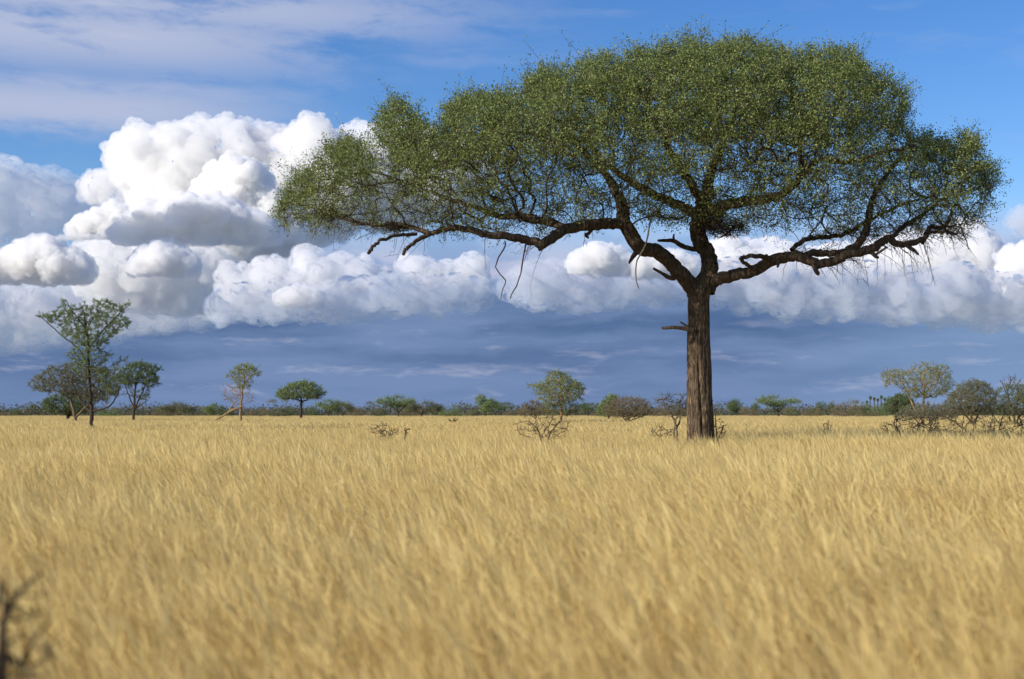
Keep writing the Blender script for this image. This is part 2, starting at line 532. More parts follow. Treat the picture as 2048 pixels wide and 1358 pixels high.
def bark_mat(name, base, pale, crack, scale=1.0, bump=0.6):
    m, N = new_mat(name)
    tc = N.node('ShaderNodeTexCoord')
    mp = N.node('ShaderNodeMapping'); mp.inputs['Scale'].default_value = (9 * scale, 9 * scale, 1.5 * scale)
    N.link(tc.outputs['Object'], mp.inputs[0])
    v = V(N, mp.outputs[0])
    ridge = N.noise(v, 1.6, 7, 0.62, 2.1, 0.9, '3D')
    plate = N.voro(v, 1.3, 2, 0.5, 2.0, dims='3D')
    h = ridge * 0.65 + plate * 0.35
    flake = N.noise(v, 0.55, 4, 0.6, 2.0, 0.4, '3D')
    c = N.mix(N.sstep(0.33, 0.62, h), crack, base)
    c = N.mix(N.sstep(0.55, 0.64, flake) * N.sstep(0.42, 0.58, h), c, pale)
    p = N.node('ShaderNodeBsdfPrincipled')
    N.put(p.inputs['Base Color'], c)
    p.inputs['Roughness'].default_value = 0.95
    p.inputs['Specular IOR Level'].default_value = 0.15
    b = N.node('ShaderNodeBump'); b.inputs['Strength'].default_value = bump; b.inputs['Distance'].default_value = 0.04 / scale
    N.put(b.inputs['Height'], h)
    N.link(b.outputs[0], p.inputs['Normal'])
    out = N.node('ShaderNodeOutputMaterial'); N.link(p.outputs[0], out.inputs[0])
    return m

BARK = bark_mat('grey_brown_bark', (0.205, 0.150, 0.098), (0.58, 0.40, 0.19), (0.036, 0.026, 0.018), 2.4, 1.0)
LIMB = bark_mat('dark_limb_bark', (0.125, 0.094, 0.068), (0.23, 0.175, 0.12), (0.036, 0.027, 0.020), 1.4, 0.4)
PALEWOOD = bark_mat('bleached_dead_wood', (0.30, 0.22, 0.14), (0.50, 0.40, 0.27), (0.12, 0.08, 0.05), 2.0, 0.3)
DEADWOOD = bark_mat('grey_dead_wood', (0.24, 0.195, 0.125), (0.34, 0.28, 0.18), (0.11, 0.085, 0.055), 2.0, 0.3)
ORANGEBARK = bark_mat('orange_young_bark', (0.40, 0.28, 0.14), (0.56, 0.42, 0.24), (0.22, 0.14, 0.07), 2.0, 0.3)
DARKSTEM = bark_mat('dark_stem_bark', (0.095, 0.074, 0.054), (0.18, 0.14, 0.09), (0.04, 0.03, 0.022), 2.0, 0.3)
LEAF_ACACIA = leaf_mat('olive_acacia_leaves', (0.128, 0.182, 0.052), (0.280, 0.335, 0.112), (0.44, 0.42, 0.13), 0.025)
LEAF_FRESH = leaf_mat('fresh_green_leaves', (0.165, 0.235, 0.085), (0.270, 0.340, 0.140), None)
LEAF_DARK = leaf_mat('dark_green_leaves', (0.100, 0.150, 0.055), (0.180, 0.235, 0.095), None)
LEAF_GREY = leaf_mat('grey_green_leaves', (0.150, 0.170, 0.090), (0.240, 0.250, 0.145), None)
LEAF_BROWN = leaf_mat('dry_brown_leaves', (0.190, 0.165, 0.095), (0.290, 0.245, 0.150), None)

# ---------------------------------------------------------------- plant building
class Tubes:
    """gathers tapered tubes into one mesh"""
    def __init__(self):
        self.v, self.f, self.n = [], [], 0
    def add(self, pts, rad, sides=6, lumps=0.0, rng=None):
        pts = np.asarray(pts, float); rad = np.asarray(rad, float)
        m = len(pts)
        if m < 2: return
        tan = np.gradient(pts, axis=0)
        tan /= np.maximum(np.linalg.norm(tan, axis=1, keepdims=True), 1e-9)
        ref = np.array((0.0, 0.0, 1.0)) if abs(tan[0, 2]) < 0.9 else np.array((1.0, 0.0, 0.0))
        u = np.cross(tan[0], ref); u /= np.linalg.norm(u)
        th = np.arange(sides) * (2 * math.pi / sides)
        ct, sn = np.cos(th)[:, None], np.sin(th)[:, None]
        rings = []
        for i in range(m):
            u = u - tan[i] * (u @ tan[i])
            u /= max(np.linalg.norm(u), 1e-9)
            w = np.cross(tan[i], u)
            r = rad[i]
            rr = r if not lumps else r * (1 + lumps * rng.normal(0, 1, (sides, 1)))
            rings.append(pts[i] + (ct * u + sn * w) * rr)
        V0 = np.concatenate(rings)
        i = np.arange(m - 1)[:, None] * sides; j = np.arange(sides)[None, :]; j2 = (j + 1) % sides
        F = np.stack([(i + j), (i + j2), (i + sides + j2), (i + sides + j)], -1).reshape(-1, 4)
        tip = len(V0)
        V0 = np.concatenate([V0, pts[-1:] + tan[-1] * rad[-1] * 0.7])
        last = (m - 1) * sides
        jj = np.arange(sides)
        capf = np.stack([last + jj, last + (jj + 1) % sides, np.full(sides, tip), np.full(sides, tip)], -1)
        self.v.append(V0); self.f.append((F + self.n, capf[:, :3] + self.n)); self.n += len(V0)
    def mesh(self, name, mat):
        me = bpy.data.meshes.new(name)
        if not self.v:
            return me
        v = np.concatenate(self.v).astype(np.float32)
        q = np.concatenate([a for a, b in self.f]).astype(np.int32)
        t = np.concatenate([b for a, b in self.f]).astype(np.int32)
        me.vertices.add(len(v)); me.vertices.foreach_set('co', v.ravel())
        me.loops.add(q.size + t.size)
        me.loops.foreach_set('vertex_index', np.concatenate([q.ravel(), t.ravel()]))
        me.polygons.add(len(q) + len(t))
        st = np.concatenate([np.arange(len(q)) * 4, q.size + np.arange(len(t)) * 3]).astype(np.int32)
        me.polygons.foreach_set('loop_start', st)
        me.update(calc_edges=True)
        me.polygons.foreach_set('use_smooth', np.ones(len(me.polygons), bool))
        me.materials.append(mat)
        return me

def smooth_path(pts, n):
    """Catmull-Rom through rows of (x, y, z, r)"""
    P = np.asarray(pts, float)
    P = np.concatenate([[2 * P[0] - P[1]], P, [2 * P[-1] - P[-2]]])
    out = []
    for i in range(1, len(P) - 2):
        p0, p1, p2, p3 = P[i - 1], P[i], P[i + 1], P[i + 2]
        for t in np.linspace(0, 1, n, endpoint=False):
            out.append(0.5 * ((2 * p1) + (-p0 + p2) * t + (2 * p0 - 5 * p1 + 4 * p2 - p3) * t ** 2 + (-p0 + 3 * p1 - 3 * p2 + p3) * t ** 3))
    out.append(P[-2])
    out = np.array(out)
    out[:, 3] = np.maximum(out[:, 3], 0.002)
    return out

def grow(seed_pts, attract, bf=0.45):
    """join the attractors to the seed branches, short links and short ways to the root preferred.
    seed_pts: rows (x, y, z, pathlength). returns parents of the attractors (index into seeds+attractors) and order"""
    S = np.asarray(seed_pts, float); A = np.asarray(attract, float)
    ns, na = len(S), len(A)
    best = np.full(na, 1e18); par = np.zeros(na, int)
    for i in range(ns):
        d = np.linalg.norm(A - S[i, :3], axis=1)
        c = d + bf * (S[i, 3] + d)
        m = c < best
        best[m] = c[m]; par[m] = i
    path = np.zeros(ns + na); path[:ns] = S[:, 3]
    allp = np.concatenate([S[:, :3], A])
    done = np.zeros(na, bool); order = []
    key = best.copy()
    for _ in range(na):
        j = int(np.argmin(key))
        done[j] = True; key[j] = 1e18; order.append(j)
        p = par[j]
        path[ns + j] = path[p] + np.linalg.norm(A[j] - allp[p])
        d = np.linalg.norm(A - A[j], axis=1)
        c = d + bf * (path[ns + j] + d)
        m = (c < best) & ~done
        best[m] = c[m]; par[m] = ns + j; key[m] = c[m]
    return par, order, path

def branch_out(tubes, seeds, attract, bf, r_tip, expo, rmax, rng, sides=5, wiggle=0.10):
    """grow limbs to the attractors and add them as tapered tubes. returns attractor positions, radii and directions"""
    par, order, path = grow(seeds, attract, bf)
    ns, na = len(seeds), len(attract)
    tips = np.zeros(ns + na)
    kids = [[] for _ in range(ns + na)]
    for j in range(na):
        kids[par[j]].append(ns + j)
    for j in reversed(order):
        n = ns + j
        if not kids[n]: tips[n] = 1
        tips[par[j]] += tips[n]
    pos = np.concatenate([np.asarray(seeds)[:, :3], attract])
    rad = np.minimum(r_tip * np.maximum(tips, 1) ** expo, rmax)
    used = set()
    starts = [(i, c) for i in range(ns) for c in kids[i]]
    while starts:
        p, c = starts.pop()
        chain = [p, c]
        while kids[c]:
            ks = sorted(kids[c], key=lambda q: -tips[q])
            for q in ks[1:]:
                starts.append((c, q))
            c = ks[0]; chain.append(c)
        pts = pos[chain]; rr = rad[chain].copy(); rr[0] = rad[chain[1]]
        path4 = np.column_stack([pts, rr])
        path4 = smooth_path(path4, 3 if len(chain) < 4 else 2)
        seg = np.linalg.norm(np.diff(path4[:, :3], axis=0), axis=1).mean()
        path4[1:-1, :3] += rng.normal(0, wiggle * seg, (len(path4) - 2, 3))
        tubes.add(path4[:, :3], path4[:, 3], sides if rr[0] > 0.012 else 4)
    direc = np.zeros((na, 3))
    for j in range(na):
        direc[j] = pos[ns + j] - pos[par[j]]
    direc /= np.maximum(np.linalg.norm(direc, axis=1, keepdims=True), 1e-6)
    return pos[ns:], rad[ns:], direc

def leaves_mesh(name, C, size, mat, rng, up=0.5, aspect=0.45, axis=None):
    """many small folded leaves at the centres C"""
    n = len(C)
    a = rng.normal(size=(n, 3)) if axis is None else axis + rng.normal(0, 0.5, (n, 3))
    a /= np.linalg.norm(a, axis=1, keepdims=True)
    nn = rng.normal(size=(n, 3)); nn[:, 2] += up
    b = np.cross(a, nn); b /= np.maximum(np.linalg.norm(b, axis=1, keepdims=True), 1e-9)
    nrm = np.cross(b, a)
    s = size * rng.uniform(0.6, 1.35, (n, 1))
    v = np.empty((n, 4, 3))
    v[:, 0] = C - a * s * 0.5
    v[:, 1] = C + b * s * aspect * 0.5 + nrm * s * 0.06
    v[:, 2] = C + a * s * 0.5
    v[:, 3] = C - b * s * aspect * 0.5 + nrm * s * 0.06
    f = np.arange(n * 4).reshape(n, 4)
    return mesh_from(name, v.reshape(-1, 3), f, mat, smooth=False)

def part(name, mesh, parent):
    o = bpy.data.objects.new(name, mesh)
    mesh.name = name
    COL.objects.link(o)
    o.parent = parent
    return o

def thing(name, label, cat, loc, group=None):
    o = bpy.data.objects.new(name, None)
    o.empty_display_size = 0.3
    COL.objects.link(o)
    o.location = loc
    o['label'] = label; o['category'] = cat
    if group: o['group'] = group
    return o

def shift(mesh, loc):
    n = len(mesh.vertices)
    co = np.empty(n * 3, np.float32); mesh.vertices.foreach_get('co', co)
    co = (co.reshape(-1, 3) - np.asarray(loc, np.float32)).ravel()
    mesh.vertices.foreach_set('co', co); mesh.update()
    return mesh

def fill_crown(poly, depth, n, half, rng, power=2.0, shell=0.0, tall=None, keep=None, clump=0.0, grain=0.9, notch=0.0):
    """points through a crown whose outline is given in photo pixels, rounded in depth"""
    A = np.array(poly, float); lo, hi = A.min(0), A.max(0)
    out = np.zeros((0, 3))
    dm = None
    while len(out) < n:
        P = rng.uniform(lo, hi, (n * 3, 2))
        P = P[inside(P, poly)]
        d = edge_dist(P, poly)
        if notch:
            nn = np.array([mnoise.noise((a / 70, b / 55, 2.0)) + 0.6 * mnoise.noise((a / 26, b / 22, 8.0)) for a, b in P.tolist()])
            m = d > notch * np.clip(nn, 0, 1); P, d = P[m], d[m]
        if dm is None: dm = np.percentile(d, 97)
        if keep is not None:
            m = rng.random(len(P)) < keep(P); P, d = P[m], d[m]
        q = np.clip(d / dm, 0, 1)
        w = half * np.sqrt(np.clip(1 - (1 - q) ** power, 0, 1))
        t = rng.uniform(-1, 1, len(P))
        if shell: t = np.sign(t) * np.abs(t) ** (1 - shell)
        D = depth + t * w
        xs = (P[:, 0] - 1024) / FOC; u = (679 - P[:, 1]) / FOC
        y = CP - u * SP; z = SP + u * CP
        Q = np.column_stack([xs / y * D, D, EYE + z / y * D])
        if clump:
            nz = np.array([mnoise.noise((a / grain, b / grain, c / (grain * 0.4))) + 0.5 * mnoise.noise((a / grain * 2.3, b / grain * 2.3, c / grain * 3.0)) for a, b, c in Q.tolist()])
            Q = Q[rng.random(len(Q)) < np.clip(0.5 + nz * clump * 2.2, 0.04, 1.0)]
        out = np.concatenate([out, Q])
    return out[:n]

# ---------------------------------------------------------------- ground and grass
def ground():
    me = mesh_from('ground', [(-4200, -400, 0), (4200, -400, 0), (4200, 4300, 0), (-4200, 4300, 0)], [(0, 1, 2, 3)], None, False)
    m, N = new_mat('dry_soil')
    tc = N.node('ShaderNodeTexCoord')
    n1 = N.noise(V(N, tc.outputs['Object']), 0.8, 6, 0.6, dims='3D')
    n2 = N.noise(V(N, tc.outputs['Object']), 14.0, 4, 0.6, dims='3D')
    c = N.mix((n1 * 0.6 + n2 * 0.4), (0.16, 0.11, 0.06), (0.46, 0.34, 0.16))
    d = N.node('ShaderNodeBsdfDiffuse'); N.put(d.inputs['Color'], c)
    out = N.node('ShaderNodeOutputMaterial'); N.link(d.outputs[0], out.inputs[0])
    me.materials.append(m)
    o = bpy.data.objects.new('ground', me); COL.objects.link(o)
    o['kind'] = 'structure'
ground()

def straw_mat(name, a, b, c3, trans):
    m, N = new_mat(name)
    geo = N.node('ShaderNodeNewGeometry')
    oi = N.node('ShaderNodeObjectInfo')
    r = N.math('FRACT', V(N, geo.outputs['Random Per Island']) + V(N, oi.outputs['Random']) * 3.7)
    c = N.mix(r, a, b)
    c = N.mix(N.math('GREATER_THAN', N.math('FRACT', r * 9.7), 0.88), c, c3)
    patch = N.noise(V(N, geo.outputs['Position']), 0.22, 4, 0.6, dims='3D')
    c = N.mix(N.sstep(0.50, 0.72, patch) * 0.55, c, c3)
    d = N.node('ShaderNodeBsdfDiffuse'); N.put(d.inputs['Color'], c)
    t = N.node('ShaderNodeBsdfTranslucent'); N.put(t.inputs['Color'], c)
    mx = N.node('ShaderNodeMixShader'); mx.inputs[0].default_value = trans
    N.link(d.outputs[0], mx.inputs[1]); N.link(t.outputs[0], mx.inputs[2])
    out = N.node('ShaderNodeOutputMaterial'); N.link(mx.outputs[0], out.inputs[0])
    return m
STRAW = straw_mat('dry_straw', (0.62, 0.450, 0.155), (0.83, 0.640, 0.260), (0.44, 0.295, 0.105), 0.45)
HEADS = straw_mat('dry_seed_heads', (0.80, 0.620, 0.255), (0.93, 0.775, 0.370), (0.62, 0.450, 0.170), 0.48)

def tuft(rng, blades, spread, width, tall, heads, segs=4):
    vs, fs, mats, n = [], [], [], 0
    for _ in range(blades):
        x, y = rng.normal(0, spread * 0.45, 2)
        h = tall * rng.uniform(0.58, 1.14)
        az = rng.normal(0.0, 0.9)
        lean = np.array((-math.cos(az), math.sin(az) * 0.8)) * rng.gamma(3.0, 0.125)
        w = width * rng.uniform(0.6, 1.3)
        fa = rng.uniform(0, math.pi)
        wd = np.array((math.cos(fa), math.sin(fa), 0.0)) * w
        s = np.linspace(0, 1, segs + 1)
        bend = s ** 1.8
        px = x + lean[0] * h * bend + rng.normal(0, 0.01)
        py = y + lean[1] * h * bend
        pz = h * s * (1 - 0.16 * (np.hypot(*lean)) * s)
        base = n
        for i in range(segs + 1):
            k = (1.0 if i < segs - 1 else 0.7) if i < segs else 0.25
            c = np.array((px[i], py[i], pz[i]))
            vs.append(c - wd * k * 0.5); vs.append(c + wd * k * 0.5)
        for i in range(segs):
            a = base + 2 * i
            fs.append((a, a + 1, a + 3, a + 2)); mats.append(0)
        n += 2 * (segs + 1)
        if rng.random() < heads:
            tipv = np.array((px[-1] - px[-2], py[-1] - py[-2], pz[-1] - pz[-2])); tipv /= np.linalg.norm(tipv)
            c0 = np.array((px[-2], py[-2], pz[-2])) * 0.4 + np.array((px[-1], py[-1], pz[-1])) * 0.6
            L = rng.uniform(0.10, 0.22) * (tall / 0.95)
            for q in range(3):
                d = tipv + rng.normal(0, 0.16, 3) + np.array((-0.18, 0, -0.06)); d /= np.linalg.norm(d)
                side = np.cross(d, rng.normal(size=3)); side /= np.linalg.norm(side)
                ww = width * rng.uniform(0.6, 1.1)
                o = c0 + tipv * L * 0.22 * q
                vs += [o, o + d * L * 0.45 + side * ww, o + d * L, o + d * L * 0.45 - side * ww]
                fs.append((n, n + 1, n + 2, n + 3)); mats.append(1); n += 4
    me = mesh_from('grass_tuft', np.array(vs), np.array(fs), None, False)
    me.materials.append(STRAW); me.materials.append(HEADS)
    me.polygons.foreach_set('material_index', np.array(mats, np.int32))
    return me

def grass():
    rng = np.random.default_rng(5)
    kit = bpy.data.collections.new('grass_tufts')
    specs = [(110, 0.62, 0.0026, 0.92, 0.6, 5)] * 9 + [(165, 1.05, 0.0030, 0.92, 0.6, 4)] * 9 + [(170, 2.2, 0.0095, 0.92, 0.6, 3)] * 7
    for i, (b, sp, w, t, hd, sg) in enumerate(specs):
        o = bpy.data.objects.new('grass_tuft', tuft(rng, b, sp, w, t, hd, sg))
        kit.objects.link(o)
    pts, rot, siz, pick = [], [], [], []
    def ring(d0, d1, per_m2, lo, hi, margin):
        a = 0.43
        n = int(((a * d1 + margin) + (a * d0 + margin)) * (d1 - d0) * per_m2)
        # depth with weight of the wedge's width
        d = rng.uniform(d0, d1, n * 2)
        keep = rng.random(n * 2) < (a * d + margin) / (a * d1 + margin)
        d = d[keep][:n]
        x = rng.uniform(-1, 1, len(d)) * (a * d + margin)
        for X, D in zip(x.tolist(), d.tolist()):
            big = mnoise.noise((X * 0.10, D * 0.10, 0.3)) * 0.5 + mnoise.noise((X * 0.45, D * 0.45, 4.3)) * 0.5
            if big < (-0.08 if D < 9 else -0.2) and rng.random() < (0.8 if D < 14 else 0.35):
                continue
            if abs(X - (TREE_X)) < 0.33 and abs(D - 31.0) < 0.33:
                continue
            pts.append((X, D, 0.0)); rot.append(rng.normal(0.0, 0.6) + 0.5 * mnoise.noise((X * 0.15, D * 0.15, 9.0)))
            siz.append((0.98 + 0.26 * big) * rng.uniform(0.86, 1.12))
            pick.append(int(rng.integers(lo, hi)))
    ring(1.5, 13, 15, 0, 9, 6.0)
    ring(13, 42, 8, 9, 18, 5.0)
    ring(42, 110, 3.0, 18, 25, 3)
    ring(110, 340, 1.1, 18, 25, 4)
    me = bpy.data.meshes.new('grass')
    me.vertices.add(len(pts)); me.vertices.foreach_set('co', np.array(pts, np.float32).ravel())
    for nm, data, ty in (('turn', rot, 'FLOAT'), ('size', siz, 'FLOAT'), ('pick', pick, 'INT')):
        at_ = me.attributes.new(nm, ty, 'POINT')
        at_.data.foreach_set('value', np.array(data, np.float32 if ty == 'FLOAT' else np.int32))
    me.materials.append(STRAW); me.materials.append(HEADS)
    o = bpy.data.objects.new('grass', me); COL.objects.link(o)
    o['kind'] = 'stuff'; o['label'] = 'tall golden dry grass leaning in the wind over the whole plain'; o['category'] = 'grass'
    ng = bpy.data.node_groups.new('grass_scatter', 'GeometryNodeTree')
    ng.interface.new_socket('Geometry', in_out='INPUT', socket_type='NodeSocketGeometry')
    ng.interface.new_socket('Geometry', in_out='OUTPUT', socket_type='NodeSocketGeometry')
    nd = ng.nodes; lk = ng.links.new
    gi, go = nd.new('NodeGroupInput'), nd.new('NodeGroupOutput')
    m2p = nd.new('GeometryNodeMeshToPoints')
    inst = nd.new('GeometryNodeInstanceOnPoints')
    ci = nd.new('GeometryNodeCollectionInfo'); ci.inputs['Collection'].default_value = kit
    ci.inputs['Separate Children'].default_value = True; ci.inputs['Reset Children'].default_value = True
    def attr(nm, ty):
        a = nd.new('GeometryNodeInputNamedAttribute'); a.data_type = ty; a.inputs['Name'].default_value = nm
        return a.outputs['Attribute']
    comb = nd.new('ShaderNodeCombineXYZ')
    lk(attr('turn', 'FLOAT'), comb.inputs[2])
    e2r = nd.new('FunctionNodeEulerToRotation'); lk(comb.outputs[0], e2r.inputs[0])
    lk(gi.outputs[0], m2p.inputs['Mesh']); lk(m2p.outputs[0], inst.inputs['Points'])
    lk(ci.outputs[0], inst.inputs['Instance'])
    inst.inputs['Pick Instance'].default_value = True
    lk(attr('pick', 'INT'), inst.inputs['Instance Index'])
    lk(e2r.outputs[0], inst.inputs['Rotation'])
    lk(attr('size', 'FLOAT'), inst.inputs['Scale'])
    lk(inst.outputs[0], go.inputs[0])
    md = o.modifiers.new('scatter', 'NODES'); md.node_group = ng
    print('grass points', len(pts))
TREE_X = at(1402, 827, 31.0)[0]
grass()

# ---------------------------------------------------------------- the big umbrella acacia
TREE_D = 31.0
def limb(rows, n=6):
    """rows (px, py, half width px, depth offset m) -> smooth path in metres"""
    out = []
    for px, py, w, dy in rows:
        p = at(px, py, TREE_D + dy)
        out.append((*p, w * (TREE_D + dy) / FOC))
    return smooth_path(out, n)

def big_acacia():
    rng = np.random.default_rng(21)
    loc = at(1402, 827, TREE_D); loc[2] = 0.0
    root = thing('acacia_tree', 'large flat topped umbrella acacia with dense olive crown and thick dark trunk in the grass', 'tree', loc)
    # trunk: ridged, slightly leaning, flaring at the foot
    base_py = 827 + EYE * FOC / TREE_D
    rows = [(1404, base_py + 6, 34, 0), (1404, 935, 31, 0), (1403, 900, 28.5, 0), (1401, 860, 26.5, 0), (1400, 800, 25, 0), (1398, 740, 23.5, 0), (1397, 690, 23, 0),
            (1397.5, 640, 22.3, 0), (1398, 600, 22.5, 0), (1400, 580, 24, 0), (1408, 560, 20, 0), (1417, 545, 17.5, 0.05), (1420, 530, 17, 0.1)]
    p = limb(rows, 14)
    S = 72
    th = np.arange(S) * 2 * math.pi / S
    rings = []
    for i, (x, y, z, r) in enumerate(p):
        off = np.array([mnoise.fractal((math.cos(t) * 2.6, math.sin(t) * 2.6, z * 0.45), 0.8, 2.0, 3) for t in th]) * 0.10
        rid = np.array([abs(mnoise.noise((math.cos(t) * 7, math.sin(t) * 7, z * 1.1 + 5))) for t in th]) * 0.14
        rid2 = np.array([mnoise.noise((math.cos(t) * 16, math.sin(t) * 16, z * 2.6)) for t in th]) * 0.045
        cleft = -0.20 * np.exp(-((((th - 4.62 - 0.10 * math.sin(z * 1.7) + math.pi) % (2 * math.pi)) - math.pi) / 0.085) ** 2) * (0.4 + 0.6 * min(1, max(0, (3.4 - z) / 1.2)))
        foot = 0.16 * max(0, (0.9 - z)) * np.cos(th * 5 + 0.7)
        k = 0.98 + off - rid + 0.03 + rid2 + cleft + foot
        rings.append(np.column_stack([x + np.cos(th) * r * k, y + np.sin(th) * r * k, np.full(S, z)]))
    v = np.concatenate(rings)
    m = len(p)
    i = np.arange(m - 1)[:, None] * S; j = np.arange(S)[None, :]; j2 = (j + 1) % S
    f = np.stack([i + j, i + j2, i + S + j2, i + S + j], -1).reshape(-1, 4)
    tr = part('trunk', shift(mesh_from('trunk', v, f, BARK), loc), root)
    # stub on the trunk and its twig
    t = Tubes()
    q = limb([(1385, 660, 5, -0.25), (1368, 657, 4.2, -0.35), (1350, 655, 3.6, -0.45), (1332, 656, 3.2, -0.5), (1324, 656, 2.5, -0.52)], 5)
    t.add(q[:, :3], q[:, 3], 8, 0.06, rng)
    q = limb([(1380, 658, 3, -0.3), (1370, 650, 2.4, -0.36), (1361, 644, 1.8, -0.42)], 4)
    t.add(q[:, :3], q[:, 3], 6)
    part('branch_stub', shift(t.mesh('branch_stub', PALEWOOD), loc), root)

    LIMBS = [
     # left main limb, then its long level arm
     [(1396, 590, 20, 0), (1383, 572, 17, -0.1), (1358, 543, 15, -0.3), (1334, 517, 14.5, -0.5), (1310, 502, 14, -0.7), (1281, 496, 14.5, -0.9), (1262, 469, 14.5, -1.0), (1248, 440, 13.5, -1.05), (1243, 411, 12, -1.0), (1225, 370, 9, -0.8), (1195, 330, 7, -0.4), (1150, 285, 5, 0.2), (1120, 240, 3.5, 0.5)],
     [(1248, 448, 11, -1.05), (1215, 447, 11.5, -1.2), (1185, 450, 11.5, -1.4), (1135, 457, 10.5, -1.7), (1107, 474, 10.5, -1.9), (1084, 489, 9.5, -2.0), (1066, 482, 8.5, -2.0), (1020, 474, 8, -2.1), (980, 471, 7, -2.1), (938, 459, 6.5, -2.0), (893, 457, 5.5, -1.9), (865, 466, 5, -1.9), (833, 457, 5, -1.8), (792, 447, 4.2, -1.7), (746, 450, 3.8, -1.6), (700, 440, 3, -1.5), (650, 425, 2.2, -1.4), (605, 405, 1.6, -1.2)],
     [(865, 466, 4, -1.9), (838, 479, 4, -2.1), (815, 496, 3.6, -2.2), (806, 509, 3.4, -2.3)],
     [(833, 468, 3.4, -1.9), (783, 473, 3.4, -2.3), (756, 486, 3.4, -2.5), (742, 500, 3.6, -2.6), (737, 506, 3.2, -2.6)],
     [(1135, 457, 7, -1.7), (1080, 440, 7.5, -1.2), (1040, 432, 7, -0.8), (1000, 432, 6, -0.3), (950, 415, 5, 0.2), (890, 395, 4, 0.6), (830, 370, 3, 1.0), (770, 350, 2.2, 1.2)],
     # middle limb
     [(1412, 585, 18, 0), (1418, 555, 17, 0.05), (1420, 536, 16.5, 0.1), (1415, 507, 16, 0.2), (1399, 480, 16.5, 0.3), (1396, 450, 17, 0.35), (1404, 421, 17, 0.4), (1412, 390, 13, 0.6), (1420, 350, 10, 0.9), (1440, 300, 8, 1.2), (1465, 240, 6, 1.3), (1480, 180, 4, 1.2), (1490, 130, 2.5, 1.0)],
     [(1404, 425, 12, 0.4), (1430, 418, 12, 0.1), (1468, 407, 11, -0.4), (1535, 397, 9.5, -1.0), (1573, 383, 8, -1.3), (1611, 344, 7, -1.6), (1640, 320, 6, -1.8), (1690, 325, 5, -2.0), (1750, 310, 4, -2.1), (1830, 290, 3, -2.0)],
     [(1398, 440, 10, 0.35), (1378, 420, 10, 0.5), (1345, 405, 9, 0.8), (1300, 385, 8, 1.2), (1240, 350, 6.5, 1.8), (1190, 300, 5, 2.2), (1140, 240, 3.5, 2.4)],
     [(1404, 430, 9, 0.4), (1395, 390, 9, 0.0), (1370, 350, 8, -0.6), (1340, 300, 6.5, -1.2), (1310, 240, 5, -1.6), (1290, 180, 3.5, -1.6)],
     [(1611, 344, 5, -1.6), (1600, 300, 4.5, -1.7), (1610, 250, 4, -1.6), (1640, 200, 3, -1.2)],
     # right main limb
     [(1408, 582, 15, 0), (1432, 560, 12.5, -0.1), (1468, 551, 12, -0.3), (1506, 542, 11.5, -0.5), (1544, 522, 11.5, -0.7), (1592, 512, 11, -0.9), (1631, 526, 9.5, -1.1), (1669, 522, 9, -1.2), (1698, 508, 9, -1.3), (1741, 500, 9, -1.4), (1765, 482, 8, -1.4), (1779, 478, 7.5, -1.4), (1793, 487, 7, -1.4), (1836, 483, 6, -1.4), (1853, 470, 5, -1.3), (1860, 455, 4.5, -1.2), (1889, 452, 4, -1.2), (1905, 420, 3, -1.0), (1925, 370, 2.2, -0.6)],
     [(1600, 514, 7, -0.9), (1631, 506, 7.5, -0.8), (1659, 507, 7, -0.8), (1698, 500, 8, -0.9), (1722, 480, 8, -1.0), (1736, 447, 7.5, -1.0), (1742, 411, 6.5, -0.9), (1760, 370, 5, -0.6), (1790, 330, 4, -0.2), (1830, 300, 3, 0.2), (1870, 285, 2.2, 0.4)],
     [(1583, 500, 5, -0.9), (1605, 482, 5, -0.7), (1630, 475, 5, -0.5), (1659, 474, 4.6, -0.3), (1698, 464, 4, 0.1), (1740, 440, 3.4, 0.5), (1800, 410, 2.6, 0.9), (1870, 390, 2, 1.2)],
     [(1548, 521, 6, -0.75), (1530, 514, 5, -0.9), (1508, 512, 4.5, -1.0), (1486, 515, 4, -1.05), (1484, 520, 4, -1.05), (1496, 530, 4, -0.95), (1508, 539, 4, -0.7)],
     [(1779, 478, 5, -1.4), (1810, 452, 5, -1.2), (1840, 432, 4.4, -0.9), (1880, 400, 3.4, -0.6), (1930, 360, 2.4, -0.2)],
     [(1853, 466, 3.5, -1.3), (1885, 462, 3.2, -1.5), (1913, 469, 2.4, -1.6)],
    ]
    STUBS = [
     [(1404, 500, 6, 0.2), (1380, 497, 5, 0.15), (1360, 490, 5, 0.1), (1348, 482, 4.5, 0), (1332, 481, 3.8, -0.1), (1316, 481, 2.4, -0.2)],
     [(1348, 482, 3, 0), (1347, 475, 2.4, 0), (1348, 468, 1.4, 0)],
     [(1358, 550, 7, -0.3), (1342, 556, 5.5, -0.4), (1325, 547, 3.4, -0.5), (1307, 537, 2.6, -0.6)],
     [(1282, 498, 7, -0.9), (1270, 508, 5, -1.0), (1262, 520, 3.6, -1.1), (1258, 527, 1.6, -1.1)],
     [(1626, 524, 6, -1.1), (1632, 540, 5, -1.2), (1637, 549, 4, -1.2)],
     [(1741, 503, 5, -1.4), (1752, 513, 4, -1.5), (1757, 515, 2.5, -1.5)], [(1750, 510, 2.6, -1.5), (1765, 500, 2.4, -1.6), (1775, 494, 1.8, -1.6)],
     [(1806, 488, 3.6, -1.4), (1826, 499, 3, -1.5), (1837, 509, 2.2, -1.5)],
     [(1084, 491, 7, -2.0), (1080, 498, 5, -2.0), (1079, 501, 3, -2.0)],
     [(1190, 453, 3, -1.4), (1178, 466, 3.6, -1.4), (1172, 470, 4, -1.4), (1177, 476, 2, -1.4)],
     [(1557, 517, 4, -0.8), (1557, 527, 3.2, -0.9), (1555, 534, 2.5, -0.9)],
    ]
    seeds = []
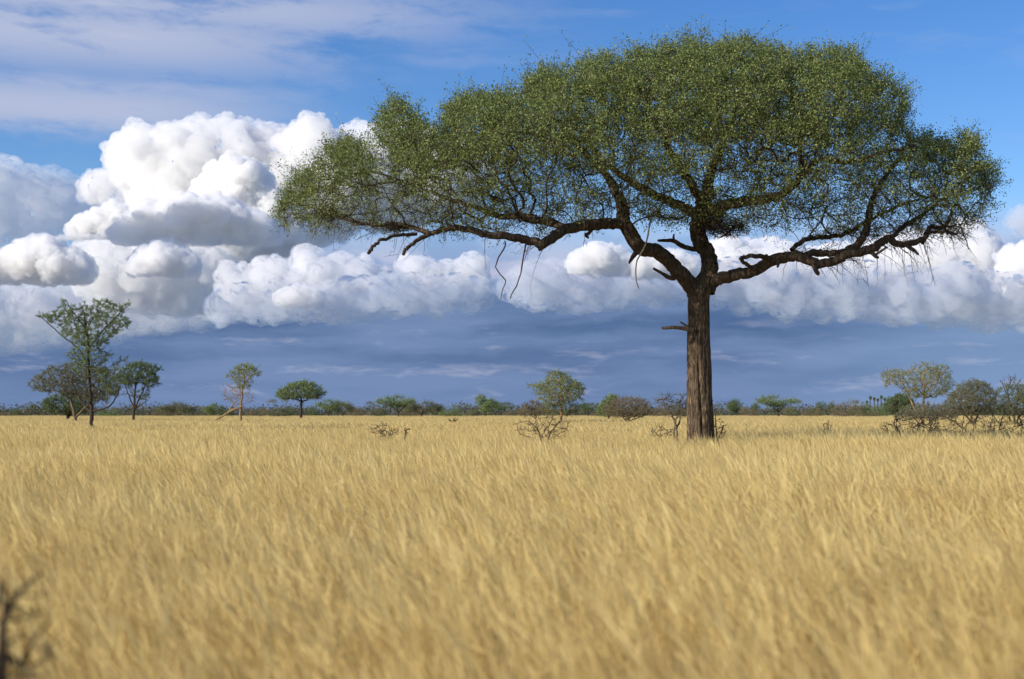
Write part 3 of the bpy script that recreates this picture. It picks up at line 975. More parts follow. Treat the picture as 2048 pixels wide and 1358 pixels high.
    for li, rows in enumerate(LIMBS):
        q = limb(rows, 6)
        q[2:-1, :3] += rng.normal(0, 0.012, (len(q) - 3, 3))
        t = Tubes()
        t.add(q[:, :3], q[:, 3], 12 if rows[0][2] > 8 else 8, 0.035, rng)
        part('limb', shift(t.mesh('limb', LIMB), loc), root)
        s = np.concatenate([[0], np.cumsum(np.linalg.norm(np.diff(q[:, :3], axis=0), axis=1))])
        start = 2.5 if li in (0, 5, 10) else 5.0
        for k in range(len(q)):
            px_y = (q[k, 2] - EYE)
            if s[k] > (1.9 if li in (0, 5, 10) else 0.25) and li not in (2, 3, 13):
                seeds.append((*q[k, :3], 0.55 * (s[k] + start)))
    for rows in STUBS:
        q = limb(rows, 4)
        t = Tubes(); t.add(q[:, :3], q[:, 3], 7, 0.06, rng)
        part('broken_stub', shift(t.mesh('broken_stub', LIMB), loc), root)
    # dead sticks hanging under the limbs
    for rows in ([(1052, 487, 2.4, -2.1), (1043, 530, 2.2, -2.2), (1039, 562, 2.0, -2.2), (1028, 582, 1.7, -2.2), (1018, 599, 1.2, -2.2)],
                 [(1010, 482, 2.2, -2.1), (1007, 498, 2.0, -2.2), (991, 534, 1.8, -2.2), (1011, 559, 1.7, -2.2), (1005, 578, 1.3, -2.2), (1001, 597, 0.9, -2.2)],
                 [(1306, 418, 2.8, -1.9), (1297, 455, 2.6, -2.0), (1293, 488, 2.4, -2.1), (1278, 512, 2.3, -2.2), (1271, 528, 2.2, -2.2), (1272, 550, 1.9, -2.2), (1276, 575, 1.3, -2.2)],
                 [(1918, 448, 2.2, -1.0), (1928, 470, 2.0, -1.0), (1937, 497, 1.4, -1.0)]):
        q = limb(rows, 2); q[:, 3] *= 0.72
        q[1:, :3] += rng.normal(0, 0.012, (len(q) - 1, 3))
        t = Tubes(); t.add(q[:, :3], q[:, 3], 6, 0.10, rng)
        part('hanging_stick', shift(t.mesh('hanging_stick', LIMB if rows[0][0] != 1306 else DEADWOOD), loc), root)

    # crown
    OUT = [(548, 428), (572, 392), (590, 352), (632, 335), (645, 300), (690, 282), (735, 275), (760, 250), (772, 212), (800, 196), (835, 215), (868, 222), (905, 204), (940, 190), (985, 176), (1030, 168), (1062, 150),
           (1105, 128), (1160, 122), (1215, 108), (1260, 104), (1320, 92), (1345, 78), (1390, 72), (1440, 66), (1482, 66), (1520, 84), (1560, 92), (1605, 104), (1650, 98), (1690, 88), (1715, 112), (1738, 140),
           (1780, 160), (1812, 178), (1818, 215), (1828, 248), (1850, 266), (1880, 282), (1905, 292), (1940, 262), (1965, 300), (1985, 330), (1996, 372), (1984, 410), (1950, 432), (1925, 452), (1880, 446), (1830, 440), (1780, 452), (1700, 452), (1640, 452), (1560, 440),
           (1500, 430), (1440, 440), (1400, 425), (1330, 430), (1280, 415), (1200, 432), (1130, 432), (1060, 445), (980, 448), (900, 446), (840, 452), (780, 446), (720, 440), (660, 446), (610, 440)]
    def keep(P):
        x, y = P[:, 0], P[:, 1]
        topline = np.interp(x, [550, 640, 780, 900, 1100, 1340, 1480, 1700, 1820, 1860, 1950, 1995], [420, 300, 205, 205, 130, 80, 66, 92, 180, 270, 270, 360])
        botline = np.interp(x, [550, 780, 1000, 1250, 1400, 1700, 1995], [440, 445, 445, 425, 428, 452, 430])
        f = np.clip((y - topline) / np.maximum(botline - topline, 30), 0, 1)
        dens = np.interp(f, [0, 0.5, 0.72, 1.0], [1.0, 0.97, 0.85, 0.62])
        # an airy pocket at the left and thin stretches on the right side
        dens *= 1 - 0.75 * np.exp(-(((x - 775) / 32) ** 2 + ((y - 395) / 55) ** 2))
        dens *= 1 - 0.45 * np.exp(-(((x - 1780) / 70) ** 2 + ((y - 270) / 60) ** 2))
        return dens
    OUT = [(x, y + 9 if y < 250 else y + 4 if y < 400 else y + 22) for x, y in OUT]
    A = fill_crown(OUT, TREE_D, 8000, 4.4, rng, keep=keep, clump=0.7, notch=46.0)
    tw = Tubes()
    pos, rad, dirs = branch_out(tw, np.array(seeds), A, 0.30, 0.0050, 0.43, 0.075, rng)
    # outer twigs carrying the leaves
    H = 0.0
    lc, lax = [], []
    for j in range(len(pos)):
        z = pos[j, 2]
        px = 1024 + pos[j, 0] / pos[j, 1] * FOC
        py = 679 - math.tan(math.atan2(z - EYE, pos[j, 1]) - PITCH) * FOC
        topl = np.interp(px, [550, 640, 780, 900, 1100, 1340, 1480, 1700, 1820, 1860, 1950, 1995], [420, 300, 205, 205, 130, 80, 66, 92, 180, 270, 270, 360])
        botl = np.interp(px, [550, 780, 1000, 1250, 1400, 1700, 1995], [440, 445, 445, 425, 428, 452, 430])
        f = (py - topl) / max(botl - topl, 30)
        ntw = 3 if f < 0.6 else 2
        for _ in range(ntw):
            d = dirs[j] * 0.6 + rng.normal(0, 0.55, 3) + np.array((0, 0, 0.45 if f < 0.6 else 0.1))
            d /= np.linalg.norm(d)
            L = rng.uniform(0.16, 0.42)
            if rng.random() < 0.10 and f < 0.2: L *= rng.uniform(1.5, 2.6)
            e = pos[j] + d * L
            mid = pos[j] + d * L * 0.5 + rng.normal(0, 0.03, 3)
            tw.add(np.array((pos[j], mid, e)), np.array((0.0045, 0.0038, 0.0025)), 3)
            nl = int(rng.integers(14, 26) * (1.0 if f < 0.6 else 0.85 if f < 0.8 else 0.6) * (1.25 if f < 0.3 else 1))
            tt = rng.uniform(0.15, 1.08, nl)[:, None]
            lc.append(pos[j] + d * L * tt + rng.normal(0, 0.055, (nl, 3)))
            lax.append(np.repeat(d[None], nl, 0))
    # sprays of thin dead twigs drooping from the ends of the limbs
    sp = np.array(seeds)
    spx = 1024 + sp[:, 0] / sp[:, 1] * FOC
    ok = np.where((sp[:, 2] < 6.4) & ((spx < 1190) | (spx > 1480)))[0]
    for _ in range(330):
        i = rng.choice(ok); o = sp[i, :3]
        side = -1 if spx[i] < 1300 else 1
        d = np.array((side * rng.uniform(0.0, 1.0), rng.normal(0, 0.6), rng.normal(0.05, 0.55))); d /= np.linalg.norm(d)
        L = rng.uniform(0.25, 0.75); m = 5
        tt = np.linspace(0, 1, m)[:, None]
        line = o + d * L * tt + np.array((0, 0, -1)) * (tt ** 2) * L * rng.uniform(0.1, 0.6) + np.cumsum(rng.normal(0, 0.018, (m, 3)), 0)
        line[0] = o
        tw.add(line, np.linspace(0.0075, 0.0028, m), 4)
        for q in range(int(rng.integers(0, 4))):
            k0 = int(rng.integers(1, m)); e = d + rng.normal(0, 0.7, 3); e /= np.linalg.norm(e)
            l2 = L * rng.uniform(0.2, 0.5)
            tw.add(np.array((line[k0], line[k0] + e * l2 * 0.5 + rng.normal(0, 0.015, 3), line[k0] + e * l2 - np.array((0, 0, 0.05)))), np.array((0.0045, 0.0035, 0.002)), 3)
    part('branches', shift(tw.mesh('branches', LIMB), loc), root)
    lc = np.concatenate(lc); lax = np.concatenate(lax)
    cm = leaves_mesh('crown', lc, 0.046, LEAF_ACACIA, rng, up=0.8, aspect=0.55)
    part('crown', shift(cm, loc), root)
    # dark tangles of twigs lodged in the branches
    for (px, py, rx, rz, dy, n) in ((1448, 455, 52, 20, 0.0, 620), (1420, 438, 34, 22, 0.3, 420), (652, 428, 26, 18, -1.0, 200), (798, 454, 30, 9, -1.6, 200)):
        c = at(px, py, TREE_D + dy); k = (TREE_D + dy) / FOC
        t = Tubes()
        for _ in range(n):
            d = rng.normal(size=3); d /= np.linalg.norm(d); d *= rng.random() ** 0.4
            o = c + d * np.array((rx, rx * 0.9, rz)) * k
            dd = rng.normal(size=3); dd[2] *= 0.5; dd /= np.linalg.norm(dd)
            l = rng.uniform(0.12, 0.30)
            t.add(np.array((o - dd * l * 0.5, o + rng.normal(0, 0.015, 3), o + dd * l * 0.5)), np.array((0.006, 0.006, 0.004)), 3)
        part('twig_tangle', shift(t.mesh('twig_tangle', DARKSTEM), loc), root)
    print('acacia leaves', len(lc), 'tube verts', tw.n)
big_acacia()

# ---------------------------------------------------------------- the other trees and shrubs of the plain
PLANT_GROUPS = {'bare_bush': 'dead twiggy bushes in the grass', 'grey_shrub': 'shrubs at the right of the plain', 'dead_thorn_bush': 'dead thorn bushes at the right',
                'thin_acacia': 'slender acacias at the left', 'young_acacia': 'feathery young acacias', 'dry_shrub': 'dry shrubs near the centre',
                'green_bush': 'dense green bushes', 'bare_sapling': 'leafless saplings'}
STEM_K = {'dead_thorn_bush': 0.5, 'bare_bush': 0.75}
def plant(name, label, cat, base_px, depth, stems, crowns, seed, bark=DARKSTEM, group=None, bf=0.35, tip=None, expo=0.45, wiggle=0.10):
    """stems: lists of (px, py, half width px, depth offset m); crowns: (outline, points, half depth m, leaf count per point, leaf size px, material, twig length px)"""
    rng = np.random.default_rng(seed)
    loc = at(base_px, 827, depth); loc[2] = 0.0
    root = thing(name, label, cat, loc, group or PLANT_GROUPS.get(name))
    k = depth / FOC
    seeds = []
    trunk = Tubes()
    gy = HORIZON + EYE / k                      # the ground in photo pixels here
    for si, rows in enumerate(stems):
        q = []
        for px, py, w, dy in rows:
            p = at(px, py, depth + dy); q.append((*p, w * k * STEM_K.get(name, 1.0)))
        if si == 0 or rows[0][1] > 838:
            q.insert(0, (*(at(rows[0][0], min(gy, rows[0][1] + 400), depth + rows[0][3])), rows[0][2] * k * 1.15 * STEM_K.get(name, 1.0)))
            q[0] = (q[0][0], q[0][1], -0.02, q[0][3])
        q = smooth_path(q, 5)
        q[2:-1, :3] += rng.normal(0, 0.6 * k, (len(q) - 3, 3))
        trunk.add(q[:, :3], q[:, 3], 8, 0.05, rng)
        s = np.concatenate([[0], np.cumsum(np.linalg.norm(np.diff(q[:, :3], axis=0), axis=1))])
        for i in range(len(q)):
            if s[i] > 0.35 * s[-1] or len(stems) > 3:
                seeds.append((*q[i, :3], 0.6 * s[i] + (2 if si else 0)))
    part('trunk', shift(trunk.mesh('trunk', bark), loc), root)
    tw = Tubes()
    tipr = (tip or 0.26) * k
    leafsets = {}
    for (poly, n, half, nl, ls, mat, tl) in crowns:
        A = fill_crown(poly, depth, n, half, rng)
        pos, rad, dirs = branch_out(tw, np.array(seeds), A, bf, tipr, min(expo, 0.36), 1.5 * k, rng, sides=4, wiggle=wiggle)
        for j in range(len(pos)):
            for _ in range(2):
                d = dirs[j] * 0.8 + rng.normal(0, 0.5, 3) + np.array((0, 0, 0.25)); d /= np.linalg.norm(d)
                L = tl * k * rng.uniform(0.5, 1.3)
                tw.add(np.array((pos[j], pos[j] + d * L * 0.5 + rng.normal(0, 0.06 * L, 3), pos[j] + d * L)), np.array((tipr, tipr * 0.85, tipr * 0.6)), 3)
                if nl:
                    m = max(1, int(rng.poisson(nl * 1.1)))
                    t = rng.uniform(0.1, 1.1, m)[:, None]
                    leafsets.setdefault(mat.name, [mat, ls * 0.70 * k, []])[2].append(pos[j] + d * L * t + rng.normal(0, 1.3 * k, (m, 3)))
    part('branches', shift(tw.mesh('branches', bark), loc), root)
    for mat, size, cs in leafsets.values():
        part('crown', shift(leaves_mesh('crown', np.concatenate(cs), size, mat, rng, up=0.7, aspect=0.55), loc), root)
    return root

# tall thin acacia at the left
plant('thin_acacia', 'tall thin acacia with a ragged open crown and dark stem at far left', 'tree', 184, 56,
  [[(184, 900, 4.2, 0), (184, 860, 4, 0), (183, 822, 3.8, 0), (180, 780, 3.2, 0), (177, 720, 2.8, 0), (176, 680, 2.4, 0), (172, 650, 2, 0), (168, 625, 1.4, 0)],
   [(184, 828, 2.5, 0), (160, 800, 2, 0.4), (145, 765, 1.4, 0.6), (150, 735, 0.9, 0.7)],
   [(184, 822, 2.2, 0), (215, 815, 1.8, -0.3), (232, 795, 1.4, -0.4), (240, 770, 0.9, -0.5)],
   [(178, 735, 1.8, 0), (160, 700, 1.4, 0.2), (125, 672, 1.2, 0.3), (90, 640, 0.9, 0.3), (72, 631, 0.6, 0.3)],
   [(176, 700, 1.8, 0), (200, 668, 1.4, -0.2), (230, 635, 1.1, -0.3), (262, 606, 0.7, -0.4)],
   [(174, 660, 1.4, 0), (150, 630, 1.1, -0.2), (130, 598, 0.7, -0.3)],
   [(174, 660, 1.4, 0), (190, 630, 1, 0.2), (216, 600, 0.7, 0.3)]],
  [([(70, 628), (100, 634), (128, 600), (138, 615), (165, 612), (190, 600), (215, 602), (240, 612), (264, 604), (258, 618), (240, 630), (262, 648), (230, 668), (210, 690), (170, 698), (135, 680), (118, 655), (90, 642)], 420, 1.3, 22, 3.4, LEAF_FRESH, 9),
   ([(135, 700), (170, 690), (218, 700), (222, 722), (205, 742), (170, 760), (145, 745)], 150, 0.9, 16, 3.2, LEAF_FRESH, 9),
   ([(195, 740), (225, 728), (250, 716), (252, 724), (230, 745), (235, 790), (215, 800), (195, 780)], 110, 0.8, 9, 3.0, LEAF_FRESH, 10),
   ([(120, 745), (160, 740), (200, 780), (190, 810), (150, 800), (125, 780)], 120, 0.9, 4, 3.0, LEAF_GREY, 10)],
  101, DARKSTEM, tip=0.3)
plant('shrub_tree', 'wide grey brown half bare tree behind the tall thin acacia at far left', 'tree', 150, 120,
  [[(150, 838, 3, 0), (140, 800, 2.6, 0), (120, 770, 2, 0)], [(150, 836, 2.5, 0), (185, 800, 2, 0), (215, 770, 1.4, 0)]],
  [([(58, 772), (72, 752), (100, 735), (135, 728), (165, 728), (205, 740), (235, 758), (240, 785), (215, 800), (185, 805), (150, 790), (110, 785), (75, 782)], 620, 2.6, 20, 3.0, LEAF_GREY, 8)],
  102, DEADWOOD)
plant('green_bush', 'dense dark green bush low beside the foot of the tall thin acacia', 'bush', 135, 130,
  [[(135, 842, 2.4, 0), (133, 825, 2, 0), (128, 810, 1.5, 0)], [(135, 838, 2, 0), (150, 815, 1.4, 0)]],
  [([(84, 808), (92, 798), (115, 790), (135, 783), (160, 788), (188, 800), (182, 822), (150, 830), (110, 826), (90, 820)], 420, 2.0, 16, 3.2, LEAF_DARK, 6)],
  103)
plant('twin_acacia', 'dark green acacia with two slim stems and layered crown right of the tall thin acacia', 'tree', 267, 112,
  [[(267, 840, 2.6, 0), (268, 810, 2.3, 0), (270, 780, 2, 0), (275, 750, 1.3, 0), (280, 735, 0.9, 0)], [(267, 825, 2, 0), (280, 795, 1.5, 0), (293, 765, 1, 0)], [(268, 815, 1.6, 0), (255, 785, 1.2, 0), (248, 760, 0.8, 0)], [(269, 818, 1.2, 0), (285, 808, 0.9, 0), (296, 800, 0.6, 0)]],
  [([(228, 752), (245, 738), (265, 728), (285, 726), (308, 732), (324, 738), (310, 748), (318, 768), (300, 775), (280, 765), (262, 772), (240, 768)], 330, 2.0, 16, 3.2, LEAF_DARK, 7),
   ([(244, 775), (262, 772), (300, 778), (296, 802), (270, 795), (248, 792)], 70, 1.2, 5, 3, LEAF_DARK, 6)],
  104)
plant('thin_acacia', 'slender sparse tree with green top and reddish bare twigs left of small umbrella tree', 'tree', 481, 108,
  [[(481, 842, 2.4, 0), (482, 815, 2.2, 0), (484, 790, 2, 0), (488, 765, 1.5, 0), (490, 742, 1, 0)], [(485, 790, 1.1, 0), (470, 765, 0.9, 0), (462, 748, 0.6, 0)], [(488, 768, 1, 0), (505, 750, 0.8, 0), (520, 744, 0.5, 0)]],
  [([(455, 750), (470, 736), (490, 730), (512, 733), (524, 745), (505, 760), (500, 775), (480, 780), (465, 765)], 150, 1.5, 11, 3.2, LEAF_FRESH, 8),
   ([(446, 772), (462, 768), (480, 785), (500, 785), (512, 795), (495, 808), (470, 812), (450, 800)], 90, 1.3, 0, 3, LEAF_BROWN, 9)],
  105, ORANGEBARK, tip=0.28)
t = thing('fallen_branch', 'pale broken branch leaning down from the slender sparse tree into the grass', 'branch', at(460, 827, 106) * np.array((1, 1, 0)))
tb = Tubes()
for rows in ([(427, 842, 1.6, 0), (445, 832, 1.8, 0), (462, 822, 2, 0), (478, 815, 1.8, 0), (486, 812, 1.2, 0)], [(445, 832, 1.2, 0), (440, 838, 1, 0), (446, 846, 0.8, 0)], [(455, 827, 1.3, 0), (466, 808, 1.2, 0), (478, 798, 0.8, 0)], [(459, 820, 1.4, 0), (468, 818, 1.4, 0), (482, 817, 1.2, 0)]):
    q = smooth_path([(*at(a, b, 106 + d), w * 106 / FOC) for a, b, w, d in rows], 4)
    tb.add(q[:, :3], q[:, 3], 6, 0.08, RNG)
part('dead_wood', shift(tb.mesh('dead_wood', ORANGEBARK), at(460, 827, 106) * np.array((1, 1, 0))), t)
plant('umbrella_acacia', 'small distant umbrella acacia with neat flat dome, left of centre', 'tree', 602, 170,
  [[(602, 838, 3, 0), (602, 820, 2.7, 0), (603, 806, 2.5, 0), (603, 800, 1.8, 0), (600, 790, 1.2, 0)], [(603, 803, 1.8, 0), (588, 797, 1.4, 0), (570, 792, 1, 0)], [(603, 804, 1.7, 0), (618, 797, 1.2, 0), (632, 790, 0.9, 0)]],
  [([(551, 792), (560, 781), (574, 773), (592, 766), (612, 764), (630, 769), (645, 779), (650, 789), (636, 797), (615, 796), (590, 798), (566, 800)], 420, 3.2, 15, 2.8, LEAF_FRESH, 7)],
  106)
plant('young_acacia', 'light green feathery acacia right of centre, rising behind the bare thorn bush', 'tree', 1122, 100,
  [[(1122, 845, 2.6, 0), (1122, 815, 2.3, 0), (1121, 785, 1.9, 0), (1118, 760, 1.3, 0), (1110, 748, 0.8, 0)], [(1121, 800, 1.4, 0), (1095, 780, 1.1, 0), (1065, 768, 0.7, 0)], [(1121, 795, 1.4, 0), (1140, 775, 1, 0), (1160, 768, 0.6, 0)]],
  [([(1054, 768), (1075, 770), (1095, 762), (1098, 744), (1120, 744), (1138, 756), (1152, 762), (1168, 774), (1164, 796), (1145, 806), (1120, 808), (1095, 812), (1075, 800), (1072, 785)], 420, 2.4, 14, 3.2, LEAF_FRESH, 8),
   ([(1088, 815), (1120, 806), (1154, 808), (1156, 826), (1130, 832), (1095, 830)], 120, 1.6, 13, 3, LEAF_DARK, 7)],
  107, ORANGEBARK)
plant('dry_shrub', 'brown dry shrub with many bare stems at the left foot of the feathery acacia', 'bush', 1070, 115,
  [[(1070, 840, 1, 0), (1068, 822, 0.8, 0)], [(1070, 840, 1, 0), (1080, 822, 0.8, 0)], [(1070, 840, 1, 0), (1055, 825, 0.8, 0)]],
  [([(1036, 822), (1050, 808), (1070, 803), (1090, 810), (1098, 828), (1040, 832)], 200, 1.6, 8, 2.8, LEAF_BROWN, 6)],
  108, DEADWOOD)
plant('leafy_tree', 'small bright green leafy tree with pointed top beside the round grey bush', 'tree', 1217, 150,
  [[(1217, 836, 2, 0), (1217, 815, 1.6, 0), (1220, 800, 1, 0)]],
  [([(1194, 818), (1204, 806), (1212, 796), (1222, 790), (1233, 794), (1234, 806), (1226, 818), (1228, 830), (1200, 830)], 240, 2.0, 18, 3.2, LEAF_FRESH, 5)],
  109)
plant('dry_shrub', 'round grey leafless bush of many fanned stems between centre and the big trunk', 'bush', 1255, 92,
  [[(1255, 846, 1.4, 0), (1252, 825, 1.0, 0), (1245, 808, 0.7, 0)], [(1255, 846, 1.4, 0), (1268, 825, 1.0, 0), (1280, 808, 0.7, 0)], [(1255, 846, 1.3, 0), (1235, 828, 1.0, 0), (1222, 815, 0.7, 0)], [(1255, 846, 1.2, 0), (1260, 825, 0.9, 0), (1262, 802, 0.6, 0)], [(1255, 846, 1.2, 0), (1285, 832, 0.9, 0), (1300, 822, 0.6, 0)], [(1255, 846, 1.2, 0), (1245, 828, 0.9, 0), (1232, 803, 0.6, 0)]],
  [([(1206, 826), (1215, 808), (1235, 798), (1262, 796), (1285, 800), (1302, 812), (1304, 826), (1280, 834), (1230, 834)], 420, 2.0, 11, 2.4, LEAF_BROWN, 9)],
  110, DEADWOOD)
plant('bare_bush', 'bare dark thorn bush in the grass below the feathery acacia', 'bush', 1090, 33.5,
  [[(1085, 900, 2.2, 0), (1080, 870, 2.0, 0), (1068, 850, 1.5, 0), (1055, 842, 1, 0)], [(1092, 900, 2.2, 0), (1098, 872, 2.0, 0), (1112, 850, 1.6, 0), (1125, 838, 1, 0)], [(1082, 895, 2, 0), (1085, 870, 1.6, 0.2), (1098, 850, 1.2, 0.3), (1105, 838, 0.8, 0.3)], [(1100, 898, 2, 0), (1108, 875, 1.6, -0.2), (1130, 862, 1.2, -0.3)], [(1080, 898, 1.6, 0), (1060, 878, 1.2, 0), (1040, 868, 0.8, 0)]],
  [([(1030, 850), (1050, 838), (1090, 834), (1130, 836), (1145, 850), (1140, 872), (1110, 882), (1060, 880), (1036, 868)], 120, 0.5, 0, 1, LEAF_BROWN, 11)],
  111, DEADWOOD, tip=0.42, expo=0.33)
plant('bare_sapling', 'leafless dark sapling with crooked twigs just left of the big trunk', 'tree', 1353, 32.5,
  [[(1355, 905, 2.6, 0), (1354, 880, 2.4, 0), (1352, 855, 2.2, 0), (1346, 835, 1.8, 0), (1336, 815, 1.3, 0), (1325, 800, 0.9, 0)], [(1354, 862, 1.9, 0), (1360, 840, 1.6, 0.2), (1358, 815, 1.2, 0.3), (1366, 795, 0.8, 0.3)], [(1350, 848, 1.5, 0), (1368, 828, 1.2, -0.2), (1372, 805, 0.8, -0.2)]],
  [([(1308, 805), (1322, 790), (1345, 784), (1372, 782), (1376, 810), (1374, 835), (1345, 840), (1318, 828)], 95, 0.6, 0, 1, LEAF_BROWN, 12)],
  112, DEADWOOD, tip=0.42, expo=0.36)
plant('bare_bush', 'low dead twiggy bush in the grass left of the leafless sapling', 'bush', 1325, 31.0,
  [[(1326, 900, 2.2, 0), (1322, 878, 1.8, 0), (1312, 866, 1.2, 0), (1306, 860, 0.8, 0)], [(1326, 895, 1.8, 0), (1334, 870, 1.4, 0), (1342, 862, 0.9, 0)]],
  [([(1298, 862), (1320, 852), (1346, 858), (1350, 874), (1325, 880), (1300, 876)], 40, 0.4, 0, 1, LEAF_BROWN, 9)],
  113, DEADWOOD, tip=0.42, expo=0.36)
plant('bare_bush', 'short dead dark stems standing against the right side of the big trunk', 'bush', 1436, 30.4,
  [[(1434, 900, 2.4, 0), (1433, 870, 2.2, 0), (1431, 845, 1.8, 0), (1432, 826, 1.2, 0)], [(1436, 895, 2, 0), (1440, 870, 1.7, 0.1), (1448, 850, 1.2, 0.1)], [(1436, 890, 1.8, 0), (1446, 872, 1.5, -0.1), (1452, 860, 1, -0.1)]],
  [([(1426, 850), (1436, 838), (1452, 846), (1452, 872), (1432, 876)], 26, 0.25, 0, 1, LEAF_BROWN, 6)],
  114, DARKSTEM, tip=0.5, expo=0.36)
plant('bare_bush', 'faint dead twigs tangled in the grass left of the forked dry stick', 'bush', 775, 36,
  [[(772, 892, 1.6, 0), (768, 872, 1.3, 0), (760, 858, 0.9, 0)], [(772, 892, 1.4, 0), (780, 868, 1.1, 0), (784, 856, 0.7, 0)]],
  [([(738, 856), (770, 848), (792, 858), (790, 880), (768, 890), (748, 872)], 60, 0.4, 0, 1, LEAF_BROWN, 9)], 115, DEADWOOD, tip=0.5, expo=0.33)
plant('dry_stick', 'single forked dry stick poking up from the grass between centre and left', 'stick', 812, 35,
  [[(808, 905, 1.6, 0), (810, 880, 1.5, 0), (812, 862, 1.4, 0), (820, 857, 1, 0)], [(811, 870, 1.2, 0), (809, 860, 0.9, 0), (811, 855, 0.7, 0)]],
  [([(805, 862), (812, 858), (820, 860), (814, 872)], 4, 0.1, 0, 1, LEAF_BROWN, 4)], 116, DARKSTEM, tip=0.5)
plant('bare_bush', 'small reddish dead twigs in open grass below the slender sparse tree', 'bush', 497, 26,
  [[(497, 925, 1.8, 0), (498, 908, 1.5, 0), (497, 895, 1.2, 0), (499, 882, 0.8, 0)], [(497, 918, 1.4, 0), (510, 902, 1.1, 0), (524, 896, 0.7, 0)]],
  [([(478, 905), (494, 886), (528, 890), (520, 905), (498, 918)], 30, 0.35, 0, 1, LEAF_BROWN, 10)], 117, DEADWOOD, tip=0.5, expo=0.33)
plant('bare_bush', 'thin dead twigs on the horizon grass line right of centre left', 'bush', 908, 80,
  [[(905, 850, 1, 0), (902, 842, 0.9, 0), (896, 838, 0.6, 0)], [(905, 850, 1, 0), (912, 840, 0.7, 0)]],
  [([(895, 842), (905, 836), (918, 838), (910, 845)], 16, 0.5, 0, 1, LEAF_BROWN, 5)], 118, DARKSTEM, tip=0.5)
plant('dry_stalks', 'cluster of upright dark dry stalks in the grass right of the big trunk', 'stalks', 1656, 40,
  [[(1650, 885, 1, 0), (1649, 862, 0.9, 0), (1647, 848, 0.6, 0)], [(1655, 885, 1, 0), (1656, 860, 0.9, 0), (1657, 842, 0.6, 0)], [(1660, 885, 1, 0), (1660, 865, 0.8, 0), (1662, 850, 0.5, 0)]],
  [([(1646, 850), (1656, 844), (1664, 852), (1660, 866), (1648, 866)], 8, 0.1, 0, 1, LEAF_BROWN, 5)], 119, DARKSTEM, tip=0.4)
plant('bare_bush', 'low dark scrubby twigs in the grass between the dry stalks and the big trunk', 'bush', 1565, 36,
  [[(1565, 905, 1.4, 0), (1560, 885, 1.1, 0), (1548, 876, 0.7, 0)], [(1565, 905, 1.4, 0), (1575, 885, 1, 0), (1584, 876, 0.6, 0)]],
  [([(1535, 880), (1560, 868), (1592, 874), (1585, 888), (1550, 890)], 45, 0.4, 0, 1, LEAF_BROWN, 8)], 120, DEADWOOD, tip=0.5, expo=0.33)

# right hand group
plant('young_acacia', 'feathery green acacia with slim orange trunk and leaning second stem at the right', 'tree', 1847, 88,
  [[(1847, 848, 2.6, 0), (1847, 815, 2.2, 0), (1848, 785, 1.8, 0), (1850, 755, 1.2, 0), (1852, 738, 0.8, 0)], [(1838, 845, 2.2, 0), (1822, 800, 1.7, 0.3), (1810, 775, 1.4, 0.4), (1795, 755, 1, 0.5), (1772, 747, 0.6, 0.5)], [(1848, 790, 1.3, 0), (1870, 765, 1, -0.3), (1892, 735, 0.6, -0.4)]],
  [([(1762, 746), (1785, 740), (1810, 744), (1830, 730), (1855, 724), (1880, 732), (1898, 732), (1902, 748), (1908, 770), (1888, 790), (1860, 796), (1830, 796), (1805, 782), (1790, 768), (1772, 775)], 460, 2.4, 11, 3.0, LEAF_FRESH, 9)],
  121, ORANGEBARK)
plant('green_bush', 'dense dark green bush beneath the palms, left of the orange stemmed acacia', 'bush', 1792, 150,
  [[(1792, 838, 2.2, 0), (1790, 815, 1.6, 0), (1786, 803, 1, 0)]],
  [([(1768, 812), (1778, 798), (1795, 790), (1815, 790), (1828, 806), (1826, 826), (1775, 828)], 300, 2.4, 16, 3.0, LEAF_DARK, 5)], 122)
plant('grey_shrub', 'broad grey green shrub with hazy fine twigs at the right, nearest the orange stemmed acacia', 'bush', 1945, 72,
  [[(1945, 855, 2.4, 0), (1940, 820, 1.8, 0), (1930, 795, 1.2, 0)], [(1945, 855, 2.2, 0), (1962, 820, 1.7, 0), (1972, 795, 1.1, 0)], [(1945, 850, 2, 0), (1920, 820, 1.5, 0), (1905, 800, 0.9, 0)]],
  [([(1885, 815), (1898, 795), (1915, 775), (1940, 762), (1965, 764), (1985, 778), (1992, 800), (1985, 828), (1900, 832)], 640, 2.0, 15, 2.8, LEAF_GREY, 9)], 123, DEADWOOD)
plant('grey_shrub', 'low grey half bare shrub spread in front of the orange stemmed acacia', 'bush', 1850, 66,
  [[(1850, 860, 2, 0), (1840, 835, 1.5, 0), (1825, 822, 1, 0)], [(1850, 860, 2, 0), (1868, 835, 1.5, 0), (1885, 820, 1, 0)]],
  [([(1790, 830), (1810, 815), (1850, 808), (1890, 812), (1915, 825), (1910, 838), (1800, 840)], 330, 1.6, 10, 2.6, LEAF_GREY, 10)], 124, DEADWOOD)
plant('grey_shrub', 'darker green shrub cut by the right edge of the view', 'bush', 2035, 76,
  [[(2030, 855, 2.4, 0), (2025, 820, 1.8, 0), (2010, 795, 1.2, 0)], [(2030, 855, 2.2, 0), (2050, 815, 1.7, 0), (2080, 790, 1.1, 0)]],
  [([(1980, 800), (1996, 778), (2020, 770), (2050, 768), (2090, 775), (2120, 800), (2110, 830), (1985, 832)], 560, 2.2, 10, 3, LEAF_DARK, 8)], 125, DEADWOOD)
